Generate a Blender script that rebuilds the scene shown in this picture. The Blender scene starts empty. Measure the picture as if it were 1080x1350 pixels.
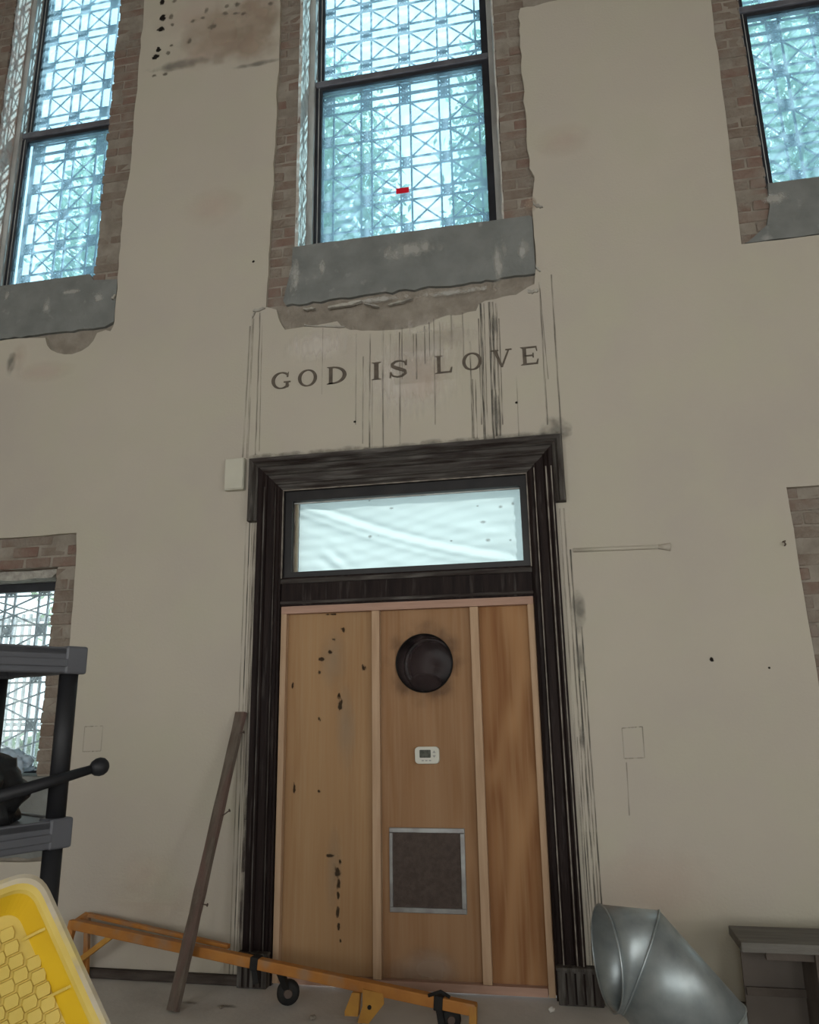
import bpy, bmesh, math, random
import numpy as np
from mathutils import Vector, Matrix
random.seed(7); rng = np.random.default_rng(7)
SC = bpy.context.scene
COL = SC.collection

# ------------------------------------------------------------------ camera
FPX = 1000.0
pi_, ya_, ro_ = [math.radians(v) for v in (14.37883777, 10.90212477, -0.98056522)]
CAM = Vector((0, -4.45, 1.477))
fwd = Vector((-math.sin(ya_)*math.cos(pi_), math.cos(ya_)*math.cos(pi_), math.sin(pi_)))
rgt0 = Vector((math.cos(ya_), math.sin(ya_), 0)); up0 = rgt0.cross(fwd)
RGT = rgt0*math.cos(ro_) + up0*math.sin(ro_); UP = RGT.cross(fwd)
cd = bpy.data.cameras.new('camera'); cam = bpy.data.objects.new('camera', cd); COL.objects.link(cam)
cd.sensor_fit = 'VERTICAL'; cd.sensor_height = 36.0; cd.lens = 36.0*FPX/1350.0
cam.matrix_world = Matrix(((RGT.x, UP.x, -fwd.x, CAM.x), (RGT.y, UP.y, -fwd.y, CAM.y), (RGT.z, UP.z, -fwd.z, CAM.z), (0, 0, 0, 1)))
cd.clip_start = 0.05
SC.camera = cam

# ------------------------------------------------------------------ view, world, lights
SC.view_settings.view_transform = 'Standard'; SC.view_settings.look = 'None'
SC.view_settings.gamma = 1.0; SC.view_settings.exposure = 0.0; SC.view_settings.use_curve_mapping = False
wd = bpy.data.worlds.new('sky'); SC.world = wd; wd.use_nodes = True
bg = wd.node_tree.nodes['Background']; bg.inputs[0].default_value = (0.86, 0.95, 1.0, 1); bg.inputs[1].default_value = 3.0

sl = bpy.data.lights.new('sun', 'SUN'); sl.energy = 11.0; sl.angle = math.radians(1.0); sl.color = (1.0, 0.96, 0.88)
so_ = bpy.data.objects.new('sun', sl); COL.objects.link(so_); so_.location = (12, 6, 14)
so_.rotation_euler = Vector((-0.80, -0.28, -0.53)).to_track_quat('-Z', 'Y').to_euler()
def area(name, loc, rot, sx, sy, power, col):
    l = bpy.data.lights.new(name, 'AREA'); l.shape = 'RECTANGLE'; l.size = sx; l.size_y = sy; l.energy = power; l.color = col
    o = bpy.data.objects.new(name, l); COL.objects.link(o); o.location = loc; o.rotation_euler = rot
    return o
# area lamps added just inside unseen wall openings to brighten the front wall
for k, x in enumerate((-4.0, -0.6, 2.8)):
    area('added_back_lamp', (x, -10.85, 2.5), (math.radians(90), 0, 0), 1.7, 2.9, 92, (1.0, 0.975, 0.92))
for k, y in enumerate((-8.6, -5.8)):
    area('added_side_lamp', (5.25, y, 2.2), (0, math.radians(90), 0), 2.4, 1.3, 40, (1.0, 0.975, 0.93))

# ------------------------------------------------------------------ pixel helpers (a pixel is a direction; the plane gives distance)
def ray(px, py):
    return RGT*((px-540)/FPX) - UP*((py-675)/FPX) + fwd
def W(px, py, Y=0.0):
    d = ray(px, py); return CAM + d*((Y-CAM.y)/d.y)
def XZ(px, py, Y=0.0):
    p = W(px, py, Y); return (p.x, p.z)
def FL(px, py, Z=0.0):
    d = ray(px, py); return CAM + d*((Z-CAM.z)/d.z)
def DP(px, py, dep):
    return CAM + ray(px, py)*dep
def PX(p):
    v = Vector(p)-CAM; q = v.dot(fwd)
    return (540+FPX*v.dot(RGT)/q, 675-FPX*v.dot(UP)/q)

# ------------------------------------------------------------------ materials
def mat(name, c1, c2=None, scale=8.0, rough=0.8, bump=0.0, bscale=None, metal=0.0, detail=6, stretch=(1,1,1), lo=0.35, hi=0.65, c3=None, s3=1.0, lo3=0.45, hi3=0.7, spec=0.3):
    m = bpy.data.materials.new(name); m.use_nodes = True
    nt = m.node_tree; N = nt.nodes; L = nt.links
    b = N['Principled BSDF']; b.inputs['Roughness'].default_value = rough; b.inputs['Metallic'].default_value = metal
    b.inputs['Specular IOR Level'].default_value = spec
    b.inputs['Base Color'].default_value = (*c1, 1)
    tc = N.new('ShaderNodeTexCoord'); mp = N.new('ShaderNodeMapping'); mp.inputs['Scale'].default_value = stretch
    L.new(tc.outputs['Object'], mp.inputs['Vector'])
    if c2:
        n = N.new('ShaderNodeTexNoise'); n.inputs['Scale'].default_value = scale; n.inputs['Detail'].default_value = detail
        L.new(mp.outputs[0], n.inputs['Vector'])
        r = N.new('ShaderNodeMapRange'); r.inputs[1].default_value = lo; r.inputs[2].default_value = hi
        L.new(n.outputs['Fac'], r.inputs[0])
        mx = N.new('ShaderNodeMix'); mx.data_type = 'RGBA'; mx.inputs[6].default_value = (*c1, 1); mx.inputs[7].default_value = (*c2, 1)
        L.new(r.outputs[0], mx.inputs[0]); out = mx.outputs[2]
        if c3:
            n3 = N.new('ShaderNodeTexNoise'); n3.inputs['Scale'].default_value = s3; n3.inputs['Detail'].default_value = 4
            mp3 = N.new('ShaderNodeMapping'); mp3.inputs['Location'].default_value = (3.1, 7.7, 1.3); mp3.inputs['Scale'].default_value = stretch
            L.new(tc.outputs['Object'], mp3.inputs['Vector']); L.new(mp3.outputs[0], n3.inputs['Vector'])
            r3 = N.new('ShaderNodeMapRange'); r3.inputs[1].default_value = lo3; r3.inputs[2].default_value = hi3
            L.new(n3.outputs['Fac'], r3.inputs[0])
            m3 = N.new('ShaderNodeMix'); m3.data_type = 'RGBA'; m3.inputs[7].default_value = (*c3, 1)
            L.new(out, m3.inputs[6]); L.new(r3.outputs[0], m3.inputs[0]); out = m3.outputs[2]
        L.new(out, b.inputs['Base Color'])
    if bump:
        nb = N.new('ShaderNodeTexNoise'); nb.inputs['Scale'].default_value = bscale or scale*3; nb.inputs['Detail'].default_value = 5
        L.new(mp.outputs[0], nb.inputs['Vector'])
        bp = N.new('ShaderNodeBump'); bp.inputs['Strength'].default_value = bump; bp.inputs['Distance'].default_value = 0.02
        L.new(nb.outputs['Fac'], bp.inputs['Height']); L.new(bp.outputs[0], b.inputs['Normal'])
    return m

def stain(name, col, alpha=0.7, scale=30.0, stretch=(1,1,1), soft=True, lo=0.35, hi=0.65, rag=1.0):
    """flat stain lying on a surface: opaque where the dirt is, clear elsewhere; soft edges from the face's own UV"""
    m = bpy.data.materials.new(name); m.use_nodes = True
    nt = m.node_tree; N = nt.nodes; L = nt.links
    b = N['Principled BSDF']; b.inputs['Base Color'].default_value = (*col, 1); b.inputs['Roughness'].default_value = 0.9
    b.inputs['Specular IOR Level'].default_value = 0.1
    tc = N.new('ShaderNodeTexCoord'); mp = N.new('ShaderNodeMapping'); mp.inputs['Scale'].default_value = stretch
    L.new(tc.outputs['Object'], mp.inputs['Vector'])
    n = N.new('ShaderNodeTexNoise'); n.inputs['Scale'].default_value = scale; n.inputs['Detail'].default_value = 5
    L.new(mp.outputs[0], n.inputs['Vector'])
    if soft:
        g = N.new('ShaderNodeTexGradient'); g.gradient_type = 'SPHERICAL'
        m2 = N.new('ShaderNodeMapping'); m2.inputs['Location'].default_value = (-1, -1, 0); m2.inputs['Scale'].default_value = (2, 2, 0)
        L.new(tc.outputs['UV'], m2.inputs['Vector']); L.new(m2.outputs[0], g.inputs['Vector'])
        sc_ = N.new('ShaderNodeMath'); sc_.operation = 'MULTIPLY_ADD'; sc_.inputs[1].default_value = rag; sc_.inputs[2].default_value = -0.5*rag
        L.new(n.outputs['Fac'], sc_.inputs[0])
        ad = N.new('ShaderNodeMath'); ad.operation = 'ADD'; L.new(g.outputs['Fac'], ad.inputs[0]); L.new(sc_.outputs[0], ad.inputs[1])
        r = N.new('ShaderNodeMapRange'); r.inputs[1].default_value = lo; r.inputs[2].default_value = hi; r.inputs[4].default_value = alpha
        L.new(ad.outputs[0], r.inputs[0])
        e_ = N.new('ShaderNodeMapRange'); e_.inputs[1].default_value = 0.0; e_.inputs[2].default_value = 0.25; L.new(g.outputs['Fac'], e_.inputs[0])
        mu = N.new('ShaderNodeMath'); mu.operation = 'MULTIPLY'; L.new(r.outputs[0], mu.inputs[0]); L.new(e_.outputs[0], mu.inputs[1]); out = mu.outputs[0]
    else:
        r = N.new('ShaderNodeMapRange'); r.inputs[1].default_value = lo; r.inputs[2].default_value = hi; r.inputs[4].default_value = alpha
        L.new(n.outputs['Fac'], r.inputs[0]); out = r.outputs[0]
    L.new(out, b.inputs['Alpha'])
    return m

M = {}
M['plaster'] = mat('plaster', (0.505, 0.460, 0.383), (0.465, 0.420, 0.362), 0.9, 0.92, 0.10, 60, c3=(0.485, 0.452, 0.365), s3=2.2, spec=0.15)
M['browncoat'] = mat('brown_coat', (0.23, 0.20, 0.165), (0.32, 0.285, 0.24), 9, 0.95, 0.5, 40, spec=0.1)
M['brickA'] = mat('brick_red', (0.205, 0.125, 0.100), (0.25, 0.21, 0.175), 6, 0.95, 0.8, 30, lo=0.3, hi=0.62, spec=0.1)
M['brickB'] = mat('brick_brown', (0.20, 0.155, 0.125), (0.27, 0.235, 0.195), 7, 0.95, 0.8, 45, spec=0.1)
M['brickC'] = mat('brick_mortared', (0.25, 0.22, 0.185), (0.21, 0.15, 0.12), 9, 0.95, 0.8, 45, spec=0.1)
M['concrete'] = mat('sill_concrete', (0.170, 0.178, 0.170), (0.225, 0.232, 0.222), 5, 0.9, 0.3, 30, c3=(0.34, 0.34, 0.32), s3=9, lo3=0.64, hi3=0.8, spec=0.15)
M['flake'] = mat('flaked_plaster', (0.45, 0.43, 0.38), (0.30, 0.28, 0.25), 20, 0.95, 0.5, 60)
M['reveal'] = mat('reveal_plaster', (0.62, 0.60, 0.55), (0.45, 0.42, 0.38), 14, 0.9, 0.8, 40)
M['revealpink'] = mat('reveal_brick_skim', (0.55, 0.40, 0.34), (0.52, 0.47, 0.42), 9, 0.9, 0.8, 30, c3=(0.34, 0.22, 0.18), s3=13, lo3=0.55, hi3=0.75)
M['paintwood'] = mat('weathered_frame_paint', (0.52, 0.52, 0.50), (0.33, 0.32, 0.30), 11, 0.8, 0.3, 50, stretch=(1,1,.3))
M['blackframe'] = mat('black_sash_metal', (0.018, 0.020, 0.026), (0.03, 0.032, 0.04), 10, 0.35, spec=0.5)
M['greyrail'] = mat('grey_rail_metal', (0.16, 0.16, 0.18), (0.10, 0.10, 0.12), 10, 0.3, spec=0.5)
M['iron'] = mat('painted_iron', (0.10, 0.14, 0.18), (0.07, 0.10, 0.13), 20, 0.6)
M['casing'] = mat('dark_stained_wood', (0.010, 0.0058, 0.0056), (0.022, 0.014, 0.0125), 5, 0.55, 0.25, 30, stretch=(6,6,.5), c3=(0.085, 0.075, 0.068), s3=7, lo3=0.60, hi3=0.9, spec=0.12)
M['casing_worn'] = mat('worn_moulding_wood', (0.075, 0.068, 0.060), (0.026, 0.018, 0.015), 6, 0.7, 0.3, 30, stretch=(5,5,.6), c3=(0.17, 0.16, 0.145), s3=8, lo3=0.5, hi3=0.8)
M['casing_head'] = mat('worn_head_wood', (0.065, 0.058, 0.052), (0.022, 0.014, 0.012), 6, 0.7, 0.3, 30, stretch=(.6,5,5), c3=(0.14, 0.13, 0.12), s3=6, lo3=0.5, hi3=0.8)
M['bead'] = mat('grey_bead', (0.30, 0.27, 0.23), (0.12, 0.10, 0.085), 12, 0.7)
M['transom'] = mat('black_transom_paint', (0.010, 0.009, 0.010), (0.02, 0.018, 0.018), 6, 0.4)
M['stud'] = mat('lumber', (0.50, 0.345, 0.225), (0.43, 0.285, 0.18), 6, 0.8, 0.1, 40, stretch=(6,6,.5))
M['studh'] = mat('lumber_across', (0.46, 0.29, 0.22), (0.38, 0.24, 0.18), 6, 0.8, 0.1, 40, stretch=(.5,6,6))
M['black_plastic'] = mat('black_resin', (0.075, 0.077, 0.088), (0.09, 0.092, 0.104), 6, 0.45, spec=0.5)
M['post_black'] = mat('post_black', (0.010, 0.010, 0.012), (0.014, 0.014, 0.016), 8, 0.55)
M['rubber'] = mat('black_rubber', (0.010, 0.010, 0.011), (0.018, 0.017, 0.016), 20, 0.7)
M['bag'] = mat('black_bag', (0.008, 0.008, 0.009), (0.014, 0.014, 0.015), 6, 0.4, 0.4, 14)
M['yellow'] = mat('yellow_plastic', (0.62, 0.40, 0.015), (0.54, 0.33, 0.012), 5, 0.4, spec=0.4)
M['yellow_pale'] = mat('yellow_dusty_plastic', (0.58, 0.43, 0.10), (0.50, 0.36, 0.065), 9, 0.55, spec=0.3)
M['dusty_rim'] = mat('dusty_rim', (0.50, 0.44, 0.34), (0.40, 0.33, 0.22), 16, 0.8, c3=(0.6, 0.47, 0.15), s3=10, lo3=0.5, hi3=0.7)
M['orange'] = mat('orange_painted_steel', (0.47, 0.205, 0.048), (0.38, 0.15, 0.035), 10, 0.5, c3=(0.34, 0.20, 0.11), s3=7, lo3=0.52, hi3=0.7)
M['orange_y'] = mat('orange_bracket_paint', (0.50, 0.26, 0.05), (0.40, 0.19, 0.04), 12, 0.5)
M['oldwood'] = mat('weathered_batten', (0.115, 0.090, 0.072), (0.17, 0.14, 0.115), 6, 0.9, 0.4, 40, stretch=(5,5,.5), c3=(0.16, 0.10, 0.085), s3=3)
M['steel'] = mat('galvanised_steel', (0.40, 0.44, 0.45), (0.30, 0.34, 0.35), 14, 0.46, metal=0.75, bump=0.03, bscale=20, spec=0.5)
M['nail'] = mat('rusty_nail', (0.12, 0.09, 0.075), None, rough=0.6, metal=0.5)
M['alu'] = mat('aluminium_frame', (0.40, 0.41, 0.41), (0.28, 0.27, 0.265), 10, 0.35, metal=0.7, spec=0.5)
M['filter'] = mat('dirty_filter', (0.082, 0.060, 0.052), (0.11, 0.085, 0.072), 40, 0.95, 0.5, 160)
M['white_plastic'] = mat('white_plastic', (0.66, 0.65, 0.58), None, rough=0.45)
M['cream_plastic'] = mat('cream_box', (0.56, 0.54, 0.45), (0.52, 0.50, 0.42), 6, 0.6)
M['screen'] = mat('lcd', (0.045, 0.05, 0.035), (0.09, 0.095, 0.07), 60, 0.3)
M['button'] = mat('grey_button', (0.36, 0.36, 0.34), None, rough=0.5)
M['floor'] = mat('concrete_floor', (0.60, 0.58, 0.55), (0.49, 0.47, 0.445), 3.0, 0.9, 0.15, 40, c3=(0.56, 0.55, 0.52), s3=8, lo3=0.5, hi3=0.8)
M['skirting'] = mat('dirty_skirting', (0.045, 0.034, 0.028), (0.085, 0.07, 0.06), 8, 0.85, 0.3, 30, stretch=(.6,4,4))
M['bench'] = mat('grey_bench_wood', (0.135, 0.125, 0.11), (0.185, 0.175, 0.155), 6, 0.85, 0.2, 30, stretch=(.6,4,4))
M['benchdark'] = mat('dark_bench_wood', (0.075, 0.06, 0.05), (0.11, 0.09, 0.075), 6, 0.85, 0.2, 30)
M['letter'] = mat('letter_bronze_paint', (0.135, 0.110, 0.085), (0.095, 0.078, 0.062), 30, 0.7)
M['red'] = mat('red_sticker', (0.75, 0.012, 0.035), None, rough=0.5)
M['ceil'] = mat('dark_timber_ceiling', (0.20, 0.16, 0.12), (0.15, 0.12, 0.09), 2, 0.95)
M['leafA'] = mat('leaf_green', (0.12, 0.26, 0.07), (0.22, 0.36, 0.11), 3, 0.7)
M['bark'] = mat('bark', (0.12, 0.09, 0.065), (0.19, 0.15, 0.11), 10, 0.95, 0.6, 25, stretch=(3,3,.5))
M['grass'] = mat('pale_paving', (0.46, 0.46, 0.45), (0.38, 0.39, 0.37), 3, 0.95)
M['whitestone'] = mat('white_paint_column', (0.86, 0.86, 0.84), (0.80, 0.80, 0.79), 3, 0.7)
M['fencegrey'] = mat('grey_fence_paint', (0.52, 0.55, 0.58), (0.45, 0.48, 0.5), 8, 0.6)
M['chip'] = mat('plaster_chip', (0.62, 0.60, 0.56), (0.5, 0.48, 0.44), 30, 0.95)
M['drip'] = stain('drip_dirt', (0.17, 0.15, 0.13), 0.62, 9, (10, 1, .55), False, 0.36, 0.62)
M['dripdark'] = stain('dark_drip_dirt', (0.10, 0.095, 0.085), 0.8, 9, (12, 1, .6), False, 0.34, 0.60)
M['driplight'] = stain('faint_drip', (0.27, 0.245, 0.21), 0.5, 9, (8, 1, .45), False, 0.34, 0.64)
M['wash'] = stain('pale_wash', (0.82, 0.76, 0.70), 0.45, 7, (5, 1, .6), True, 0.1, 0.8, 1.0)
M['rust'] = stain('brown_water_stain', (0.47, 0.36, 0.275), 0.48, 5, (1,1,1), True, 0.05, 0.75, 1.4)
M['rustpink'] = stain('pink_water_stain', (0.72, 0.57, 0.48), 0.25, 4, (1,1,1), True, 0.1, 0.9, 1.0)
M['smudge'] = stain('grey_smudge', (0.22, 0.21, 0.185), 0.55, 12, (1,1,1), True, 0.1, 0.8, 1.6)
M['soot'] = stain('soot', (0.07, 0.05, 0.05), 0.6, 12, (1,1,1), True, 0.1, 0.8, 1.2)
M['pit'] = stain('dark_pit', (0.018, 0.015, 0.013), 0.95, 38, (1,1,1), True, 0.25, 0.45, 1.6)
M['pitmid'] = stain('grey_pit', (0.20, 0.175, 0.14), 0.6, 28, (1,1,1), True, 0.2, 0.7, 1.6)
M['woodstain'] = stain('wood_dark_stain', (0.05, 0.032, 0.02), 0.85, 55, (1,1,.6), True, 0.3, 0.62, 2.2)
M['woodsmear'] = stain('wood_pale_smear', (0.42, 0.33, 0.235), 0.35, 10, (1,1,.3), True, 0.1, 0.9, 1.0)

def plywood(name, c1, c2, c3, ofs, warp):
    m = bpy.data.materials.new(name); m.use_nodes = True
    nt = m.node_tree; N = nt.nodes; L = nt.links; b = N['Principled BSDF']; b.inputs['Roughness'].default_value = 0.75
    b.inputs['Specular IOR Level'].default_value = 0.2
    tc = N.new('ShaderNodeTexCoord'); mp = N.new('ShaderNodeMapping'); mp.inputs['Location'].default_value = ofs; mp.inputs['Scale'].default_value = (1, 1, 0.22)
    L.new(tc.outputs['Object'], mp.inputs['Vector'])
    n0 = N.new('ShaderNodeTexNoise'); n0.inputs['Scale'].default_value = 2.3; n0.inputs['Detail'].default_value = 2; L.new(mp.outputs[0], n0.inputs['Vector'])
    mu = N.new('ShaderNodeMath'); mu.operation = 'MULTIPLY'; mu.inputs[1].default_value = warp; L.new(n0.outputs['Fac'], mu.inputs[0])
    sn = N.new('ShaderNodeMath'); sn.operation = 'SINE'; L.new(mu.outputs[0], sn.inputs[0])
    r = N.new('ShaderNodeMapRange'); r.inputs[1].default_value = -1; r.inputs[2].default_value = 1; L.new(sn.outputs[0], r.inputs[0])
    nf = N.new('ShaderNodeTexNoise'); nf.inputs['Scale'].default_value = 26; nf.inputs['Detail'].default_value = 5
    mf = N.new('ShaderNodeMapping'); mf.inputs['Scale'].default_value = (2.2, 1, 0.09); L.new(tc.outputs['Object'], mf.inputs['Vector']); L.new(mf.outputs[0], nf.inputs['Vector'])
    nb = N.new('ShaderNodeTexNoise'); nb.inputs['Scale'].default_value = 2.5; nb.inputs['Detail'].default_value = 3; L.new(mf.outputs[0], nb.inputs['Vector'])
    m1 = N.new('ShaderNodeMix'); m1.data_type = 'RGBA'; m1.inputs[6].default_value = (*c1, 1); m1.inputs[7].default_value = (*c2, 1); L.new(r.outputs[0], m1.inputs[0])
    rf = N.new('ShaderNodeMapRange'); rf.inputs[1].default_value = 0.35; rf.inputs[2].default_value = 0.7; rf.inputs[4].default_value = 0.6; L.new(nf.outputs['Fac'], rf.inputs[0])
    m2 = N.new('ShaderNodeMix'); m2.data_type = 'RGBA'; m2.inputs[7].default_value = (*c3, 1); L.new(m1.outputs[2], m2.inputs[6]); L.new(rf.outputs[0], m2.inputs[0])
    rb = N.new('ShaderNodeMapRange'); rb.inputs[1].default_value = 0.45; rb.inputs[2].default_value = 0.75; rb.inputs[4].default_value = 0.7; L.new(nb.outputs['Fac'], rb.inputs[0])
    m3 = N.new('ShaderNodeMix'); m3.data_type = 'RGBA'; m3.inputs[7].default_value = (*c2, 1); L.new(m2.outputs[2], m3.inputs[6]); L.new(rb.outputs[0], m3.inputs[0])
    L.new(m3.outputs[2], b.inputs['Base Color'])
    return m
M['plyA'] = plywood('plywood_left', (0.375, 0.225, 0.112), (0.33, 0.19, 0.092), (0.40, 0.265, 0.15), (0, 0, 0), 22)
M['plyB'] = plywood('plywood_middle', (0.35, 0.20, 0.105), (0.29, 0.155, 0.075), (0.37, 0.235, 0.135), (4, 0, 1), 26)
M['plyC'] = plywood('plywood_right', (0.38, 0.205, 0.095), (0.235, 0.105, 0.042), (0.38, 0.225, 0.115), (9, 0, 3.4), 48)

def glass_mat(name, tint, haze, hazecol):
    m = bpy.data.materials.new(name); m.use_nodes = True
    nt = m.node_tree; N = nt.nodes; L = nt.links; N.remove(N['Principled BSDF']); out = N['Material Output']
    t = N.new('ShaderNodeBsdfTransparent'); t.inputs[0].default_value = (*tint, 1)
    tr = N.new('ShaderNodeBsdfTranslucent'); tr.inputs[0].default_value = (*hazecol, 1)
    g = N.new('ShaderNodeBsdfGlossy'); g.inputs['Roughness'].default_value = 0.05
    tc = N.new('ShaderNodeTexCoord'); n = N.new('ShaderNodeTexNoise'); n.inputs['Scale'].default_value = 2.2; n.inputs['Detail'].default_value = 3
    L.new(tc.outputs['Object'], n.inputs['Vector'])
    r = N.new('ShaderNodeMapRange'); r.inputs[1].default_value = 0.3; r.inputs[2].default_value = 0.7; r.inputs[3].default_value = haze*0.8; r.inputs[4].default_value = haze*1.2
    L.new(n.outputs['Fac'], r.inputs[0])
    m1 = N.new('ShaderNodeMixShader'); L.new(r.outputs[0], m1.inputs[0]); L.new(t.outputs[0], m1.inputs[1]); L.new(tr.outputs[0], m1.inputs[2])
    m2 = N.new('ShaderNodeMixShader'); m2.inputs[0].default_value = 0.03; L.new(m1.outputs[0], m2.inputs[1]); L.new(g.outputs[0], m2.inputs[2])
    L.new(m2.outputs[0], out.inputs[0])
    return m
M['pane'] = glass_mat('dusty_window_glass', (0.68, 0.90, 1.0), 0.25, (0.66, 0.86, 1.0))
M['paneclear'] = glass_mat('clear_window_glass', (0.93, 0.98, 0.98), 0.12, (0.9, 0.97, 1.0))
def sheet_mat(name, col, k):
    m = bpy.data.materials.new(name); m.use_nodes = True
    nt = m.node_tree; N = nt.nodes; L = nt.links; N.remove(N['Principled BSDF']); out = N['Material Output']
    d = N.new('ShaderNodeBsdfDiffuse'); d.inputs[0].default_value = (*col, 1)
    tr = N.new('ShaderNodeBsdfTranslucent'); tr.inputs[0].default_value = (*col, 1)
    mx = N.new('ShaderNodeMixShader'); mx.inputs[0].default_value = k; L.new(d.outputs[0], mx.inputs[1]); L.new(tr.outputs[0], mx.inputs[2])
    L.new(mx.outputs[0], out.inputs[0]); return m
M['polysheet'] = sheet_mat('plastic_sheeting', (0.44, 0.50, 0.52), 0.75)
M['palebag'] = sheet_mat('pale_plastic_bag', (0.62, 0.72, 0.80), 0.4)
M['leaf'] = sheet_mat('leaf_translucent', (0.34, 0.45, 0.31), 0.45)

# ------------------------------------------------------------------ mesh helpers
def mk(name, verts, faces, m, parent=None, smooth=False):
    me = bpy.data.meshes.new(name); me.from_pydata([tuple(v) for v in verts], [], faces); me.update()
    return mko(name, me, m, parent, smooth)
def mko(name, me, m, parent=None, smooth=False):
    if m and not me.materials: me.materials.append(M[m])
    if smooth:
        for p in me.polygons: p.use_smooth = True
    o = bpy.data.objects.new(name, me); COL.objects.link(o)
    if parent: o.parent = parent; o.matrix_parent_inverse = parent.matrix_world.inverted()
    return o
def empty(name, loc=(0,0,0)):
    o = bpy.data.objects.new(name, None); COL.objects.link(o); o.location = loc
    o.matrix_world = Matrix.Translation(loc); return o
def tag(o, label, cat, group=None):
    o['label'] = label; o['category'] = cat
    if group: o['group'] = group
    return o
def structure(o, label=None, cat=None):
    o['kind'] = 'structure'
    if label: o['label'] = label
    if cat: o['category'] = cat
    return o
BF = [(0,1,3,2), (4,6,7,5), (0,4,5,1), (2,3,7,6), (0,2,6,4), (1,5,7,3)]
class MB:
    def __init__(s): s.v = []; s.f = []
    def add(s, v, f):
        b = len(s.v); s.v += [tuple(x) for x in v]; s.f += [tuple(i+b for i in q) for q in f]; return s
    def box(s, x0, x1, y0, y1, z0, z1, j=0.0):
        v = [(x, y, z) for x in (x0, x1) for y in (y0, y1) for z in (z0, z1)]
        if j: v = [tuple(c+random.uniform(-j, j) for c in p) for p in v]
        return s.add(v, BF)
    def bar(s, p, q, w, h, up=(0,0,1)):
        p, q = Vector(p), Vector(q); d = (q-p).normalized(); u = Vector(up)
        if abs(d.dot(u)) > 0.98: u = Vector((0,1,0))
        a = d.cross(u).normalized(); b = a.cross(d)
        v = [e + a*sa*w/2 + b*sb*h/2 for e in (p, q) for sa in (-1, 1) for sb in (-1, 1)]
        return s.add(v, BF)
    def tube(s, pts, r, n=12, caps=True):
        pts = [Vector(p) for p in pts]; rs = r if isinstance(r, (list, tuple)) else [r]*len(pts)
        b0 = len(s.v); prev = None
        for i, p in enumerate(pts):
            d = (pts[min(i+1, len(pts)-1)] - pts[max(i-1, 0)]).normalized()
            if prev is None:
                u = Vector((0,0,1)) if abs(d.z) < 0.9 else Vector((1,0,0)); a = d.cross(u).normalized()
            else: a = (prev - d*prev.dot(d)).normalized()
            prev = a; b = d.cross(a)
            for k in range(n):
                t = 2*math.pi*k/n; s.v.append(tuple(p + a*math.cos(t)*rs[i] + b*math.sin(t)*rs[i]))
        for i in range(len(pts)-1):
            for k in range(n):
                k2 = (k+1) % n; s.f.append((b0+i*n+k, b0+i*n+k2, b0+(i+1)*n+k2, b0+(i+1)*n+k))
        if caps:
            s.f.append(tuple(b0+k for k in reversed(range(n)))); s.f.append(tuple(b0+(len(pts)-1)*n+k for k in range(n)))
        return s
    def lathe(s, prof, c, axis, n=32):
        """prof: (radius, height along axis)"""
        ax = Vector(axis).normalized(); u = Vector((0,0,1)) if abs(ax.z) < 0.9 else Vector((1,0,0)); a = ax.cross(u).normalized(); b = ax.cross(a); c = Vector(c)
        b0 = len(s.v)
        for r, h in prof:
            for k in range(n):
                t = 2*math.pi*k/n; s.v.append(tuple(c + ax*h + (a*math.cos(t)+b*math.sin(t))*r))
        for i in range(len(prof)-1):
            for k in range(n):
                k2 = (k+1) % n; s.f.append((b0+i*n+k, b0+i*n+k2, b0+(i+1)*n+k2, b0+(i+1)*n+k))
        return s
    def prism(s, pts, y0, y1):
        """outline in (x, z), front face at y0, back at y1"""
        n = len(pts); s.add([(x, y0, z) for x, z in pts] + [(x, y1, z) for x, z in pts],
              [tuple(range(n)), tuple(range(2*n-1, n-1, -1))] + [(i, i+n, (i+1) % n + n, (i+1) % n) for i in range(n)])
        return s
    def build(s, name, m, parent=None, smooth=False, bevel=0.0, seg=2, weld=False):
        me = bpy.data.meshes.new(name); me.from_pydata(s.v, [], s.f)
        bm = bmesh.new(); bm.from_mesh(me)
        if weld: bmesh.ops.remove_doubles(bm, verts=bm.verts, dist=1e-5)
        bmesh.ops.recalc_face_normals(bm, faces=bm.faces)
        if bevel:
            bmesh.ops.bevel(bm, geom=list(bm.edges), offset=bevel, segments=seg, affect='EDGES', profile=0.5)
        bm.to_mesh(me); bm.free(); me.update()
        return mko(name, me, m, parent, smooth)
def B(name, m, parent, *a, bevel=0.0, j=0.0):
    return MB().box(*a, j=j).build(name, m, parent, bevel=bevel)
def quad_stain(name, m, parent, pts, y=-0.0012):
    me = bpy.data.meshes.new(name)
    me.from_pydata([(x, y, z) for x, z in pts], [], [tuple(range(len(pts)))]); uv = me.uv_layers.new()
    xs = [p[0] for p in pts]; zs = [p[1] for p in pts]
    for li, (x, z) in enumerate(pts):
        uv.data[li].uv = ((x-min(xs))/(max(xs)-min(xs)+1e-9), (z-min(zs))/(max(zs)-min(zs)+1e-9))
    return mko(name, me, m, parent)
def blot(name, m, parent, cx, cz, rx, rz, y=-0.0012):
    return quad_stain(name, m, parent, [(cx-rx, cz-rz), (cx+rx, cz-rz), (cx+rx, cz+rz), (cx-rx, cz+rz)], y)
def jag(p, q, n, amp):
    out = []
    for i in range(n):
        t = i/n; a = 0 if i == 0 else amp
        out.append((p[0]+(q[0]-p[0])*t + random.uniform(-a, a), p[1]+(q[1]-p[1])*t + random.uniform(-a, a)))
    return out

# ================================================================== SETTING
XL, XR, YB, ZT = -6.6, 5.4, -11.0, 9.2
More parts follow.
